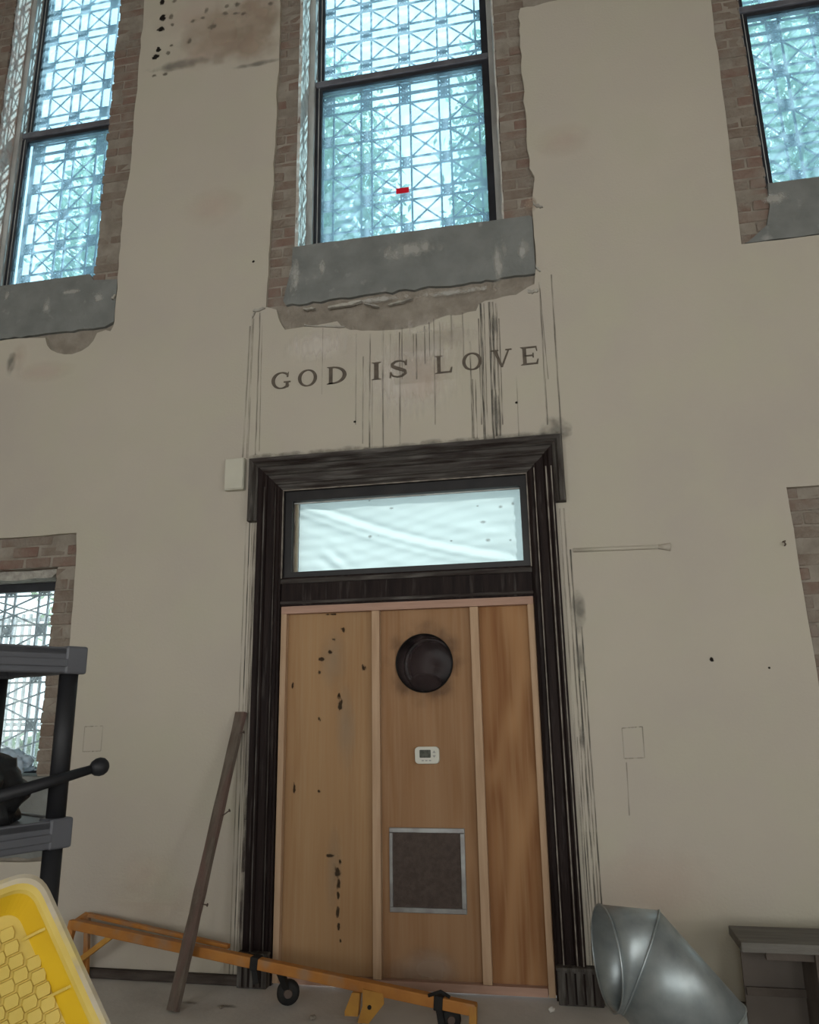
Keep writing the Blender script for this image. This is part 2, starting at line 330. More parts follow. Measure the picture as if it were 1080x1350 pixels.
# window openings in the masonry (x0, x1, z0, z1) and door opening
OC = (-1.640, -0.190, 4.40, 8.10)
OL = (-4.215, -3.220, 4.40, 8.10)
OR_ = (1.462, 2.450, 4.40, 8.10)
OLL = (-4.215, -3.290, 0.95, 2.415)
ORL = (1.485, 2.450, 0.95, 2.415)
DX0, DX1, DZ = -1.680, -0.130, 2.835
OD = (DX0-0.02, DX1+0.02, -0.05, DZ+0.02)
BR = 0.028      # plaster thickness: face of the brickwork

# --- plaster skin with ragged holes
holes = []
# middle window: surround and broken plaster under the sill
hC = []
hC += jag((-1.822, 8.3), (-1.806, 6.4), 22, .006) + jag((-1.806, 6.4), (-1.822, 4.9), 18, .007) + jag((-1.822, 4.9), (-1.842, 4.17), 9, .005)
hC += [(-1.842, 4.165), (-1.80, 4.15), (-1.765, 4.135)] + jag((-1.755, 4.10), (-1.715, 3.99), 4, .006)
hC += jag((-1.70, 3.975), (-1.36, 3.985), 7, .006) + [(-1.33, 3.995), (-1.30, 3.955)] + jag((-1.24, 3.92), (-0.94, 3.884), 7, .006)
hC += jag((-0.93, 3.884), (-0.73, 3.89), 5, .006) + jag((-0.70, 3.90), (-0.63, 3.945), 3, .005) + jag((-0.61, 3.94), (-0.41, 3.95), 5, .006)
hC += [(-0.395, 3.955), (-0.375, 4.0), (-0.335, 4.02)] + jag((-0.30, 4.022), (-0.09, 4.045), 5, .006) + [(-0.05, 4.085), (-0.012, 4.10), (-0.004, 4.17)]
hC += jag((0.006, 4.22), (0.010, 4.83), 8, .004) + [(0.030, 4.86), (0.034, 4.90), (0.012, 4.95)] + jag((0.004, 4.97), (-0.006, 6.05), 14, .008) + jag((0.0, 6.05), (0.0, 6.29), 4, .006)
hC += jag((0.012, 6.305), (0.32, 6.31), 6, .008) + [(0.42, 6.34), (0.55, 6.36), (0.58, 6.5), (0.5, 6.8), (0.25, 6.95), (0.02, 7.0)] + jag((0.0, 7.05), (0.0, 8.3), 10, .006)
holes.append(hC)
hL = []
hL += jag((-4.44, 8.3), (-4.44, 4.16), 30, .008)
hL += jag((-4.43, 4.15), (-3.58, 4.145), 9, .006) + [(-3.545, 4.13), (-3.525, 4.07), (-3.49, 4.03), (-3.436, 3.998), (-3.37, 3.978), (-3.311, 3.973), (-3.24, 3.99), (-3.185, 4.02), (-3.15, 4.06), (-3.125, 4.12), (-3.06, 4.135), (-3.02, 4.12), (-3.0, 4.16)]
hL += jag((-2.995, 4.2), (-3.005, 5.25), 12, .006) + [(-2.99, 5.3), (-2.975, 5.45)] + jag((-2.975, 5.5), (-2.985, 8.3), 28, .008)
holes.append(hL)
hR = jag((1.285, 8.3), (1.278, 5.5), 20, .005) + jag((1.278, 5.5), (1.258, 4.21), 12, .003)
hR += jag((1.257, 4.205), (2.68, 4.212), 12, .004) + [(2.68, 4.21), (2.68, 8.3)]
holes.append(hR)
hLL = jag((-4.44, 2.635), (-4.44, 0.60), 14, .006) + jag((-4.43, 0.595), (-3.12, 0.60), 9, .006) + jag((-3.105, 0.61), (-3.112, 1.95), 12, .004) + jag((-3.112, 1.95), (-3.132, 2.64), 6, .004) + jag((-3.14, 2.645), (-4.42, 2.638), 10, .004)
holes.append(hLL)
hRL = jag((1.312, 2.640), (1.330, 1.55), 9, .003) + jag((1.330, 1.5), (1.325, 0.61), 8, .003) + jag((1.33, 0.6), (2.68, 0.6), 8, .004) + [(2.68, 0.61), (2.68, 2.64)] + jag((2.66, 2.642), (1.35, 2.641), 9, .003)
holes.append(hRL)
holes.append([(DX0-0.01, -0.02), (DX1+0.01, -0.02), (DX1+0.01, DZ+0.01), (DX0-0.01, DZ+0.01)])

bm = bmesh.new(); ed = []
def loop_edges(pts):
    vs = [bm.verts.new((x, 0, z)) for x, z in pts]
    for i in range(len(vs)): ed.append(bm.edges.new((vs[i], vs[(i+1) % len(vs)])))
    return vs
loop_edges([(XL, -0.05), (XR, -0.05), (XR, ZT), (XL, ZT)])
for h in holes: loop_edges(h)
bmesh.ops.triangle_fill(bm, edges=ed, use_beauty=True, use_dissolve=False)
ext = bmesh.ops.extrude_edge_only(bm, edges=ed)
for v in [g for g in ext['geom'] if isinstance(g, bmesh.types.BMVert)]: v.co.y = BR + 0.004
bmesh.ops.recalc_face_normals(bm, faces=bm.faces)
me = bpy.data.meshes.new('wall_front'); bm.to_mesh(me); bm.free()
wall = structure(mko('wall_front', me, 'plaster'), 'tall stained beige plaster wall with the lettering and the plywood doorway', 'wall')

# --- masonry core behind the plaster (cells around the openings)
def core(ops, x0, x1, z0, z1, y0, y1):
    xs = sorted({x0, x1, *[o[0] for o in ops], *[o[1] for o in ops]}); zs = sorted({z0, z1, *[o[2] for o in ops], *[o[3] for o in ops]})
    mb = MB()
    def solid(i, k):
        if not (0 <= i < len(xs)-1 and 0 <= k < len(zs)-1): return False
        cx = (xs[i]+xs[i+1])/2; cz = (zs[k]+zs[k+1])/2
        return not any(o[0] < cx < o[1] and o[2] < cz < o[3] for o in ops)
    for i in range(len(xs)-1):
        for k in range(len(zs)-1):
            if not solid(i, k): continue
            a, b, c, d = xs[i], xs[i+1], zs[k], zs[k+1]
            v = [(a,y0,c),(b,y0,c),(b,y0,d),(a,y0,d),(a,y1,c),(b,y1,c),(b,y1,d),(a,y1,d)]
            f = [(0,1,2,3),(7,6,5,4)]
            if not solid(i-1,k): f.append((0,3,7,4))
            if not solid(i+1,k): f.append((1,5,6,2))
            if not solid(i,k-1): f.append((0,4,5,1))
            if not solid(i,k+1): f.append((3,2,6,7))
            mb.add(v, f)
    return mb
e = 0.012
OPS = [(o[0]-e, o[1]+e, o[2]-e, o[3]+e) for o in (OC, OL, OR_, OLL, ORL)] + [OD]
core(OPS, XL, XR, -0.4, ZT, BR+0.005, 0.36).build('masonry_core', 'browncoat', wall)

# --- bricks around the openings
stuffmb = MB(); nbr = 0
def brick(x0, x1, z0, z1, y0=None, y1=0.20):
    global nbr
    y0 = BR + random.uniform(-0.004, 0.008) if y0 is None else y0
    vis = False
    for X in (x0, x1):
        for Z in (z0, z1):
            px = PX((X, y0, Z))
            if -4 < px[0] < 1084 and -4 < px[1] < 1354: vis = True
    mname = random.choice(['brickA', 'brickA', 'brickB', 'brickB', 'brickC', 'brickC'])
    if not vis or nbr >= 298:
        stuffmb.box(x0, x1, y0, y1, z0, z1, j=.003); return
    nbr += 1
    mb = MB().box(x0, x1, y0, y1, z0, z1, j=.0035)
    mb.build('brick', mname, wall, bevel=0.005, seg=1)
CH = 0.078; J = 0.010
def jamb_bricks(x_in, x_out, z0, z1, seedrow=0, rag=0.006, skip=()):
    """courses beside an opening; x_in = edge of opening, x_out = under the plaster"""
    sgn = 1 if x_out > x_in else -1; w = abs(x_out-x_in); z = z0; k = seedrow
    while z < z1:
        h = min(CH-J, z1-z); r = random.uniform(-rag, rag)
        segs = [(0, w+0.03)] if k % 2 == 0 else [(0, 0.098), (0.108, w+0.03)]
        if not any(a < z+h/2 < b for a, b in skip):
            for a, b in segs:
                xa = x_in + sgn*(a + (r if a == 0 else 0)); xb = x_in + sgn*b
                brick(min(xa, xb), max(xa, xb), z, z+h)
        z += CH; k += 1
jamb_bricks(OC[0], -1.822, 4.175, 7.15)
jamb_bricks(OC[1], 0.004, 4.615, 6.80)
jamb_bricks(OL[1], -2.99, 4.55, 7.25, 1, .007, skip=((5.70, 5.80),))
jamb_bricks(OR_[0], 1.27, 4.215, 6.30, 0, .004)
jamb_bricks(OLL[1], -3.12, 1.10, 2.42, 0, .006)
jamb_bricks(ORL[0], 1.325, 1.10, 2.64, 0, .004)
jamb_bricks(OL[0], -4.44, 4.60, 7.60, 0, .004)
for r_ in range(3):       # lintel courses over the lower left window
    z = 2.425 + r_*0.078; x = -3.125 - (0.1 if r_ % 2 else 0)
    if r_ % 2: brick(-3.215, -3.125, z, z+.066)
    while x > -4.4:
        brick(x-.195-(.0 if r_ % 2 == 0 else 0), x-.008, z, min(z+.066, 2.645)); x -= .205
so = stuffmb.build('brickwork', 'brickB', wall); so['kind'] = 'stuff'

# --- concrete sills (their inner faces stand in the wall)
def sill(pts, m='concrete', y0=0.006, y1=0.34, name='window_sill'):
    return MB().prism(pts, y0, y1).build(name, m, wall)
sill([(-1.660, 4.612)] + [(-1.665, 4.45), (-1.70, 4.30), (-1.72, 4.20)] + jag((-1.70, 4.165), (-0.02, 4.175), 34, .010) + [(0.0, 4.18), (0.0, 4.60)] + jag((-0.02, 4.612), (-1.60, 4.614), 22, .002))
sill([(-4.40, 4.615), (-4.40, 4.17)] + jag((-4.38, 4.165), (-3.02, 4.165), 26, .006) + [(-3.005, 4.20), (-3.005, 4.54), (-3.2, 4.56), (-3.24, 4.615)])
sill([(1.462, 4.612), (1.455, 4.45), (1.42, 4.32), (1.30, 4.22)] + jag((1.28, 4.215), (2.66, 4.218), 18, .003) + [(2.66, 4.612)])
sill([(-4.40, 1.10), (-4.40, 0.62)] + jag((-4.38, 0.615), (-3.13, 0.62), 18, .006) + [(-3.12, 0.64), (-3.12, 1.09)])
sill([(1.34, 1.10), (1.34, 0.62)] + jag((1.36, 0.615), (2.60, 0.62), 14, .006) + [(2.62, 0.64), (2.62, 1.09)])
# lime smears on the sill faces
M['lime'] = stain('lime_smear', (0.55, 0.54, 0.50), 0.55, 22, (1, 1, .5), True, 0.2, 0.8, 2.0)
for px, py, rx, rz in ((388, 365, .05, .18), (425, 352, .03, .09), (657, 345, .05, .20), (664, 325, .04, .10), (500, 395, .30, .03), (600, 385, .30, .03), (10, 390, .03, .05), (62, 405, .04, .10), (130, 392, .05, .05), (95, 385, .10, .03), (690, 330, .05, .1), (1020, 262, .1, .06), (540, 330, .3, .08)):
    x, z = XZ(px, py, .006); blot('lime_smear', 'lime', wall, x, z, rx, rz, .0046)
# flaking lips of plaster under the middle sill
def flakes(segs):
    for a, b, t in segs:
        n = 7; top = [(a[0]+(b[0]-a[0])*i/n, a[1]+(b[1]-a[1])*i/n + random.uniform(0, t)) for i in range(n+1)]
        bot = [(a[0]+(b[0]-a[0])*i/n, a[1]+(b[1]-a[1])*i/n - random.uniform(0.2, 1)*t*math.sin(math.pi*(i+.3)/(n+.6))) for i in range(n+1)]
        MB().prism(bot + top[::-1], -0.012, 0.012).build('plaster_flake', 'flake', wall)
flakes([(XZ(400, 408), XZ(416, 407), .012), (XZ(433, 407), XZ(477, 398), .018), (XZ(480, 401), XZ(500, 405), .010), (XZ(512, 403), XZ(545, 394), .010),
        (XZ(696, 386), XZ(710, 384), .022), (XZ(706, 352), XZ(713, 358), .02), (XZ(334, 411), XZ(350, 407), .016), (XZ(333, 420), XZ(337, 412), .02), (XZ(402, 430), XZ(455, 432), .012),
        (XZ(148, 395), XZ(153, 390), .02), (XZ(703, 270), XZ(716, 274), .022)])

# ------------------------------------------------------------------ windows
def window(n, op, label, rail_z, zb, zt, pane='pane'):
    x0, x1 = op[0], op[1]
    w = empty('window_%d' % n, ((x0+x1)/2, 0.25, zb)); structure(w, label, 'window')
    # plastered brick reveals and painted outer frame
    B('outer_frame', 'paintwood', w, x0, x0+.052, .20, .34, zb, zt); B('outer_frame', 'paintwood', w, x1-.052, x1, .20, .34, zb, zt)
    B('head_frame', 'paintwood', w, x0+.052, x1-.052, .20, .34, zt-.05, zt)
    a, b = x0+.054, x1-.054
    def sash(name, z0, z1, y0, y1, top, bot):
        s = MB(); t = .052
        s.box(a, a+t, y0, y1, z0, z1); s.box(b-t, b, y0, y1, z0, z1)
        o = s.build(name, 'blackframe', w)
        B('sash_rail', 'blackframe', o, a+t, b-t, y0, y1, z0, z0+bot); B('sash_rail', 'blackframe', o, a+t, b-t, y0, y1, z1-top, z1)
        B('glazing_line', 'paintwood', o, a+.024, a+.029, y0-.003, y0, z0, z1)
        B('pane', pane, o, a+t-.004, b-t+.004, (y0+y1)/2-.003, (y0+y1)/2+.003, z0+bot-.004, z1-top+.004)
        return o
    if rail_z:
        lo = sash('lower_sash', zb, rail_z-.022, .235, .275, .028, .05)
        up = sash('upper_sash', rail_z-.022, zt-.05, .28, .32, .06, .05)
        B('meeting_rail', 'greyrail', w, a, b, .222, .28, rail_z-.018, rail_z+.035, bevel=.008)
    else:
        sash('sash', zb, zt-.05, .25, .29, .06, .05)
    return w
window(1, OC, 'tall middle sash window above the lettering', 6.165, 4.60, 8.10)
window(2, OL, 'tall sash window with brick reveals above the shelf', 6.165, 4.60, 8.10)
window(3, OR_, 'tall sash window on the far side of the lettering from the shelf', 6.175, 4.60, 8.10)
w4 = window(4, OLL, 'low window behind the black shelf', None, 1.06, 2.415, 'paneclear')
w5 = window(5, ORL, 'low window above the bench', None, 1.06, 2.415, 'paneclear')
# plastered side of the middle window, pale and rough
mb = MB(); N_ = 40
for i in range(N_+1):
    z = 4.60 + 3.5*i/N_
    mb.v += [(OC[0]-.012, BR-.006+random.uniform(-.004, .006), z), (OC[0]+random.uniform(.003, .012), BR+.002+random.uniform(-.003, .006), z), (OC[0]+random.uniform(.006, .014), .19, z)]
for i in range(N_): 
    for k in (0, 1): mb.f.append((i*3+k, i*3+k+1, i*3+k+4, i*3+k+3))
mb.build('reveal_plaster', 'reveal', wall)
mb = MB()
for i in range(N_+1):
    z = 4.62 + 3.4*i/N_
    mb.v += [(OL[0]+random.uniform(.004, .012), BR+.002+random.uniform(-.003, .010), z), (OL[0]+random.uniform(.006, .014), .11, z), (OL[0]+random.uniform(.006, .014), .195, z)]
for i in range(N_):
    for k in (0, 1): mb.f.append((i*3+k, i*3+k+1, i*3+k+4, i*3+k+3))
mb.build('reveal_plaster', 'revealpink', wall)
mb = MB()
for i in range(N_+1):
    z = 4.60 + 3.5*i/N_
    mb.v += [(OC[1]-random.uniform(.003, .010), BR+.03, z), (OC[1]-random.uniform(.0, .008), BR-.002+random.uniform(-.004, .004), z), (OC[1]+random.uniform(.004, .012), BR-.003, z)]
for i in range(N_):
    for k in (0, 1): mb.f.append((i*3+k, i*3+k+1, i*3+k+4, i*3+k+3))
mb.build('reveal_plaster', 'reveal', wall)
# crumbled old lintel piece over the lower left window
MB().prism(jag((-4.2, 2.372), (-3.3, 2.36), 14, .008) + jag((-3.3, 2.425), (-4.2, 2.43), 10, .006), .10, .2).build('crumbled_plaster_strip', 'flake', wall)
# sticker on the middle window's lower pane
p = W(531, 251.5, .243); tag(MB().box(p.x-.048, p.x+.048, .238, .2395, p.z-.024, p.z+.022).build('sticker', 'red'), 'small red sticker on the lower glass of the middle window', 'sticker')

# ------------------------------------------------------------------ iron grilles outside the panes
def grille(label, xs, zs, x0, x1, z0, z1, y=0.345, sw=0.083, group='ornamental window grilles', fs=None):
    g = empty('window_grille', ((x0+x1)/2, y, z0)); tag(g, label, 'grille', group)
    t = 0.014; h = sw/2
    zlines = []
    for z in zs: zlines += [z-h, z+h]
    for x in xs:
        for s_ in (-1, 1): MB().box(x+s_*h-t/2, x+s_*h+t/2, y, y+.012, z0, z1).build('upright_bar', 'iron', g)
    for z in zlines:
        MB().box(x0, x1, y+.001, y+.011, z-t/2, z+t/2).build('cross_bar', 'iron', g)
    # frame bars at the ends
    for x in (x0, x1): MB().box(x-.012, x+.012, y-.004, y+.018, z0, z1).build('frame_bar', 'iron', g)
    # X braces in the big cells
    cx = [(x0, xs[0]-h)] + [(xs[i]+h, xs[i+1]-h) for i in range(len(xs)-1)] + [(xs[-1]+h, x1)]
    cz = [(zs[i]+h, zs[i+1]-h) for i in range(len(zs)-1)]
    for a, b in cx:
        if b-a < .10: continue
        for c, d in cz:
            if d-c < .10: continue
            MB().bar((a, y+.005, c), (b, y+.005, d), .011, .008, (0,1,0)).bar((a, y+.007, d), (b, y+.007, c), .011, .008, (0,1,0)).build('x_brace', 'iron', g)
    # rosettes where the double bars cross
    src = MB(); 
    src.lathe([(0, -.008), (.016, -.008), (.018, .004), (0, .004)], (0, 0, 0), (0, 1, 0), 8)
    for k in range(4):
        a = math.pi/4 + k*math.pi/2; c, s_ = math.cos(a), math.sin(a)
        src.prism([(c*.014-s_*.012, s_*.014+c*.012), (c*.046, s_*.046), (c*.014+s_*.012, s_*.014-c*.012)], -.003, .005)
        a = k*math.pi/2; c, s_ = math.cos(a), math.sin(a)
        src.prism([(c*.012-s_*.009, s_*.012+c*.009), (c*.040-s_*.012, s_*.040+c*.012), (c*.040+s_*.012, s_*.040-c*.012), (c*.012+s_*.009, s_*.012-c*.009)], -.001, .004)
    base = None
    for x in xs:
        for z in zs:
            if base is None:
                base = src.build('rosette', 'iron', g); base.location = (x-g.location.x, .004, z-g.location.z); base.matrix_parent_inverse = Matrix(); o = base
            else:
                o = base.copy(); COL.objects.link(o); o.location = (x-g.location.x, .004, z-g.location.z)
    return g
P_ = 0.286
zlow = [4.877 + P_*k for k in range(-1, 5)] ; zlow[-1] = 6.030
zup = [6.118 + P_*k for k in range(0, 7)]
zC = zlow[:-1] + [6.024, 6.118] + zup[1:]
xC = [-1.515, -1.211, -0.905, -0.600, -0.300]
grille('iron grille of crossed squares outside the middle window', xC[0:5], zC, -1.565, -.25, 4.55, 8.0)
xL_ = [-4.075, -3.785, -3.495]
grille('iron grille of crossed squares outside the window above the shelf', xL_, zC, -4.13, -3.32, 4.55, 8.0)
xR_ = [1.766, 2.050, 2.335]
grille('iron grille of crossed squares outside the window opposite the shelf side', xR_, zC, 1.53, 2.39, 4.55, 8.0)
grille('iron grille outside the low window behind the black shelf', [-3.595, -3.865, -4.135], sorted([1.07, 1.397, 1.72, 2.045, 2.33]), -4.19, -3.31, 1.03, 2.40, sw=.075)
g5 = grille('iron grille outside the low window above the bench', [1.766, 2.05, 2.335], sorted([1.07, 1.397, 1.72, 2.045, 2.33]), 1.53, 2.40, 1.03, 2.40, sw=.075)

# ------------------------------------------------------------------ doorway: casing, transom bar, transom light
trim = empty('trim_1', (-0.905, 0, 0)); structure(trim, 'dark moulded wooden door casing with worn grey edges', 'door casing')
prof = [(0,.03),(0,-.012),(.010,-.018),(.020,-.010),(.036,-.010),(.042,-.020),(.052,-.020),(.058,-.011),(.100,-.014),(.106,-.026),(.116,-.032),(.126,-.026),(.134,-.034),(.160,-.036),(.160,.0)]
back = [(.160,.0),(.160,-.046),(.170,-.056),(.182,-.048),(.190,-.062),(.216,-.062),(.222,-.05),(.222,.0)]
ZP = 0.17
def sweep(prof, path):
    """path: list of functions o -> (x, z)"""
    n = len(prof); v = []; f = []
    for fn in path:
        for o, y in prof: x, z = fn(o); v.append((x, y, z))
    for i in range(len(path)-1):
        for k in range(n-1): f.append((i*n+k, i*n+k+1, (i+1)*n+k+1, (i+1)*n+k))
    f.append(tuple(range(n))); f.append(tuple((len(path)-1)*n+k for k in reversed(range(n))))
    m_ = MB(); m_.v = v; m_.f = f; return m_
XLo, XRo = DX0, DX1
sweep(prof, [lambda o: (XLo-o, ZP), lambda o: (XLo-o, DZ+o)]).build('jamb_casing', 'casing', trim)
sweep(prof, [lambda o: (XRo+o, ZP), lambda o: (XRo+o, DZ+o)]).build('jamb_casing', 'casing', trim)
sweep(prof, [lambda o: (XLo-o, DZ+o), lambda o: (XRo+o, DZ+o)]).build('head_casing', 'casing_head', trim)
sweep(back, [lambda o: (XLo-o, 2.635), lambda o: (XLo-o, DZ+o-.004)]).build('back_band', 'casing_worn', trim)
sweep(back, [lambda o: (XRo+o, 2.635), lambda o: (XRo+o, DZ+o-.004)]).build('back_band', 'casing_worn', trim)
sweep(back, [lambda o: (XLo-o, DZ+o-.004), lambda o: (XRo+o, DZ+o-.004)]).build('back_band', 'casing_head', trim)
# worn grey ridges of the moulding
for x in (XRo+.045, XRo+.116, XRo+.147): B('worn_ridge', 'bead', trim, x-.003, x+.003, -.0375 if x > XRo+.13 else (-.033 if x > XRo+.1 else -.0215), -.012, ZP, 2.86, j=.0012)
for x in (XLo-.116, XLo-.045): B('worn_ridge', 'casing_worn', trim, x-.003, x+.003, -.033 if x < XLo-.1 else -.0215, -.012, ZP, 2.86, j=.0012)
# plinth blocks
for xa, xb in ((DX0-.178, DX0-.005), (DX1+.01, DX1+.235)):
    pb = B('plinth_block', 'casing_worn', trim, xa, xb, -.060, 0, 0, ZP-.012, bevel=.006)
    B('plinth_cap', 'casing_worn', pb, xa-.004, xb+.004, -.066, 0, ZP-.012, ZP+.004, bevel=.004)
    for k in range(4): x = xa + (xb-xa)*(.2+.2*k); B('plinth_groove_bead', 'casing', pb, x-.005, x+.005, -.064, -.05, .01, ZP-.02)
# jamb linings and transom bar
B('jamb_lining', 'casing', trim, DX0-.02, DX0, .0, .34, 0, DZ); B('jamb_lining', 'casing', trim, DX1, DX1+.02, .0, .34, 0, DZ); B('head_lining', 'casing', trim, DX0-.02, DX1+.02, 0, .34, DZ, DZ+.02)
B('transom_bar', 'casing', trim, DX0, DX1, -.006, .16, 2.090, 2.268, bevel=.006)
B('transom_bar_moulding', 'casing_head', trim, DX0+.0, DX1, -.020, -.004, 2.226, 2.256, bevel=.006); B('transom_bar_moulding', 'casing_head', trim, DX0, DX1, -.014, -.004, 2.10, 2.118, bevel=.004)
# thin paler grey strips around the transom light
t = .007
B('pale_bead', 'bead', trim, DX0, DX0+t, -.012, -.002, 2.262, DZ-t, j=.001); B('pale_bead', 'bead', trim, DX1-t, DX1, -.012, -.002, 2.262, DZ-t, j=.001); B('pale_bead', 'bead', trim, DX0, DX1, -.012, -.002, DZ-t, DZ, j=.001)
tw = empty('window_6', (-.905, .06, 2.27)); structure(tw, 'transom light over the plywood, covered by plastic sheeting', 'window')
GX0, GZ0 = XZ(387, 756, .065); GX1, GZ1 = XZ(685.5, 643, .065)
a0, a1, b0, b1 = DX0, DX1, 2.268, DZ
B('transom_frame', 'transom', tw, a0, GX0, .018, .10, b0, b1); B('transom_frame', 'transom', tw, GX1, a1, .018, .10, b0, b1)
B('transom_frame', 'transom', tw, GX0, GX1, .018, .10, b0, GZ0); B('transom_frame', 'transom', tw, GX0, GX1, .018, .10, GZ1, b1)
B('glazing_bead', 'paintwood', tw, GX0, GX1, .050, .058, GZ1-.010, GZ1-.003); B('glazing_bead', 'stud', tw, GX0, GX0+.022, .075, .083, GZ0, GZ1); B('glazing_bead', 'bead', tw, GX0, GX0+.005, .058, .066, GZ0, GZ1)
B('pane', 'paneclear', tw, GX0-.004, GX1+.004, .066, .070, GZ0-.004, GZ1+.004)
# wrinkled sheeting behind the transom pane
nx, nz = 120, 44; V_ = []; F_ = []
def wr(x, z):
    u = (x-GX0)/(GX1-GX0); v = (z-GZ0)/(GZ1-GZ0); s = 0
    for c, wd_, am in ((1.05, .05, .020), (1.16, .035, -.012), (.94, .04, .012), (.72, .05, .006), (1.42, .05, .006)):
        q = (v + u*.95 + .12*math.sin(3*u)) - c; s += am*math.exp(-(q/wd_)**2) * (1 if abs(u-.45) < .5 else .3)
    s += .004*math.sin(21*u+7*v)*math.sin(9*v+3*u) + .003*math.sin(40*v-20*u+3*math.sin(6*u))
    s += .010*math.exp(-((u-.13)/.07)**2-((v-.25)/.2)**2)*math.sin(60*u+25*v)
    return s
for i in range(nx+1):
    for k in range(nz+1):
        x = DX0 + (DX1-DX0)*i/nx; z = 2.24 + (DZ-2.24)*k/nz
        V_.append((x, .318 + .5*wr(x, z), z))
for i in range(nx):
    for k in range(nz): q = i*(nz+1)+k; F_.append((q, q+nz+1, q+nz+2, q+1))
tag(mk('plastic_sheeting', V_, F_, 'polysheet', None, True), 'wrinkled translucent plastic sheeting stretched behind the transom light', 'plastic sheet')
for px, py, rx, rz in ((488, 707, .03, .03), (499, 706, .012, .012), (516, 670, .03, .022), (595, 713, .02, .015), (630, 667, .02, .012), (637, 688, .05, .03), (660, 668, .03, .025), (676, 664, .02, .03), (644, 712, .035, .03), (673, 712, .02, .02), (487, 660, .015, .01)):
    x, z = XZ(px, py, .064); blot('pane_speck', 'smudge', tw, x, z, rx*.6, rz*.5, .0650)

# ------------------------------------------------------------------ plywood infill
ply = empty('plywood_infill', (-.905, .04, 0)); tag(ply, 'temporary plywood panel with pale studs filling the dark doorway', 'plywood panel')
PZ0, PZ1 = 0.012, 2.088
S1, S2 = (-1.101, -1.054), (-.507, -.459)
zf = .046
B('plywood_sheet', 'plyA', ply, DX0, (S1[0]+S1[1])/2, zf, zf+.012, PZ0, PZ1-.002)
# the middle sheet has a round hole for the duct and a square one for the filter
DC = W(559.5, 874, zf); DR = .168
FX0, FZ1 = XZ(513, 1091, zf-.012); FX1, FZ0 = XZ(616, 1206, zf-.012)
def sheet_with_holes(name, x0, x1, z0, z1, y0, y1, circ, rect, m, parent):
    bm = bmesh.new(); ed = []
    def lp(pts):
        vs = [bm.verts.new((x, y0, z)) for x, z in pts]
        for i in range(len(vs)): ed.append(bm.edges.new((vs[i], vs[(i+1) % len(vs)])))
    lp([(x0, z0), (x1, z0), (x1, z1), (x0, z1)]); lp([(circ[0]+circ[2]*math.cos(2*math.pi*k/48), circ[1]+circ[2]*math.sin(2*math.pi*k/48)) for k in range(48)])
    lp([(rect[0], rect[2]), (rect[1], rect[2]), (rect[1], rect[3]), (rect[0], rect[3])])
    bmesh.ops.triangle_fill(bm, edges=ed, use_beauty=True)
    ex = bmesh.ops.extrude_edge_only(bm, edges=ed)
    for v in [g for g in ex['geom'] if isinstance(g, bmesh.types.BMVert)]: v.co.y = y1
    bmesh.ops.recalc_face_normals(bm, faces=bm.faces)
    me = bpy.data.meshes.new(name); bm.to_mesh(me); bm.free(); return mko(name, me, m, parent)
sheet_with_holes('plywood_sheet', (S1[0]+S1[1])/2+.001, (S2[0]+S2[1])/2-.001, PZ0, PZ1-.002, zf, zf+.012, (DC.x, DC.z, DR+.003), (FX0+.02, FX1-.02, FZ0+.02, FZ1-.02), 'plyB', ply)
B('plywood_sheet', 'plyC', ply, (S2[0]+S2[1])/2+.001, DX1, zf, zf+.012, PZ0, PZ1-.002)
for s in (S1, S2): B('stud', 'stud', ply, s[0], s[1], 0.0, zf, PZ0+.045, PZ1-.048, bevel=.002)
B('side_plate', 'stud', ply, DX0+.004, DX0+.040, .004, zf, PZ0, PZ1-.046, bevel=.002); B('side_plate', 'stud', ply, DX1-.040, DX1-.004, .004, zf, PZ0, PZ1-.046, bevel=.002)
B('top_plate', 'studh', ply, DX0+.004, DX1-.004, 0.002, zf, PZ1-.046, PZ1, bevel=.002); B('bottom_plate', 'studh', ply, DX0+.042, DX1-.042, .004, zf, PZ0, PZ0+.042, bevel=.002)
yS = zf-.0012
for px, py, rx, rz in ((453, 830, .020, .026), (439, 843, .022, .014), (436, 860, .020, .018), (424, 869, .034, .016), (421, 886, .014, .02), (479, 880, .022, .030), (447, 918, .016, .030), (449, 930, .020, .050), (421, 947, .014, .024), (386, 905, .010, .034),
        (448, 1137, .012, .020), (445, 1150, .024, .05), (447, 1165, .02, .04), (446, 1180, .012, .03), (446, 1205, .018, .05), (447, 1222, .012, .03), (449, 1240, .01, .02), (437, 810, .05, .010), (420, 1043, .02, .014), (437, 1128, .05, .012), (388, 1040, .012, .05)):
    x, z = XZ(px, py, zf); blot('wood_stain', 'woodstain', ply, x, z, rx, rz, yS)
for px, py, rx, rz in ((440, 1150, .06, .30), (440, 870, .10, .22), (455, 960, .08, .3)):
    x, z = XZ(px, py, zf); blot('pale_smear', 'woodsmear', ply, x, z, rx, rz, zf-.0006)
x, z = XZ(560, 1280, zf); blot('wood_stain', 'rust', ply, x, z, .26, .13, zf-.0008)
x, z = XZ(560, 874, zf); blot('soot_smudge', 'soot', ply, x, z, .27, .28, zf-.0008)

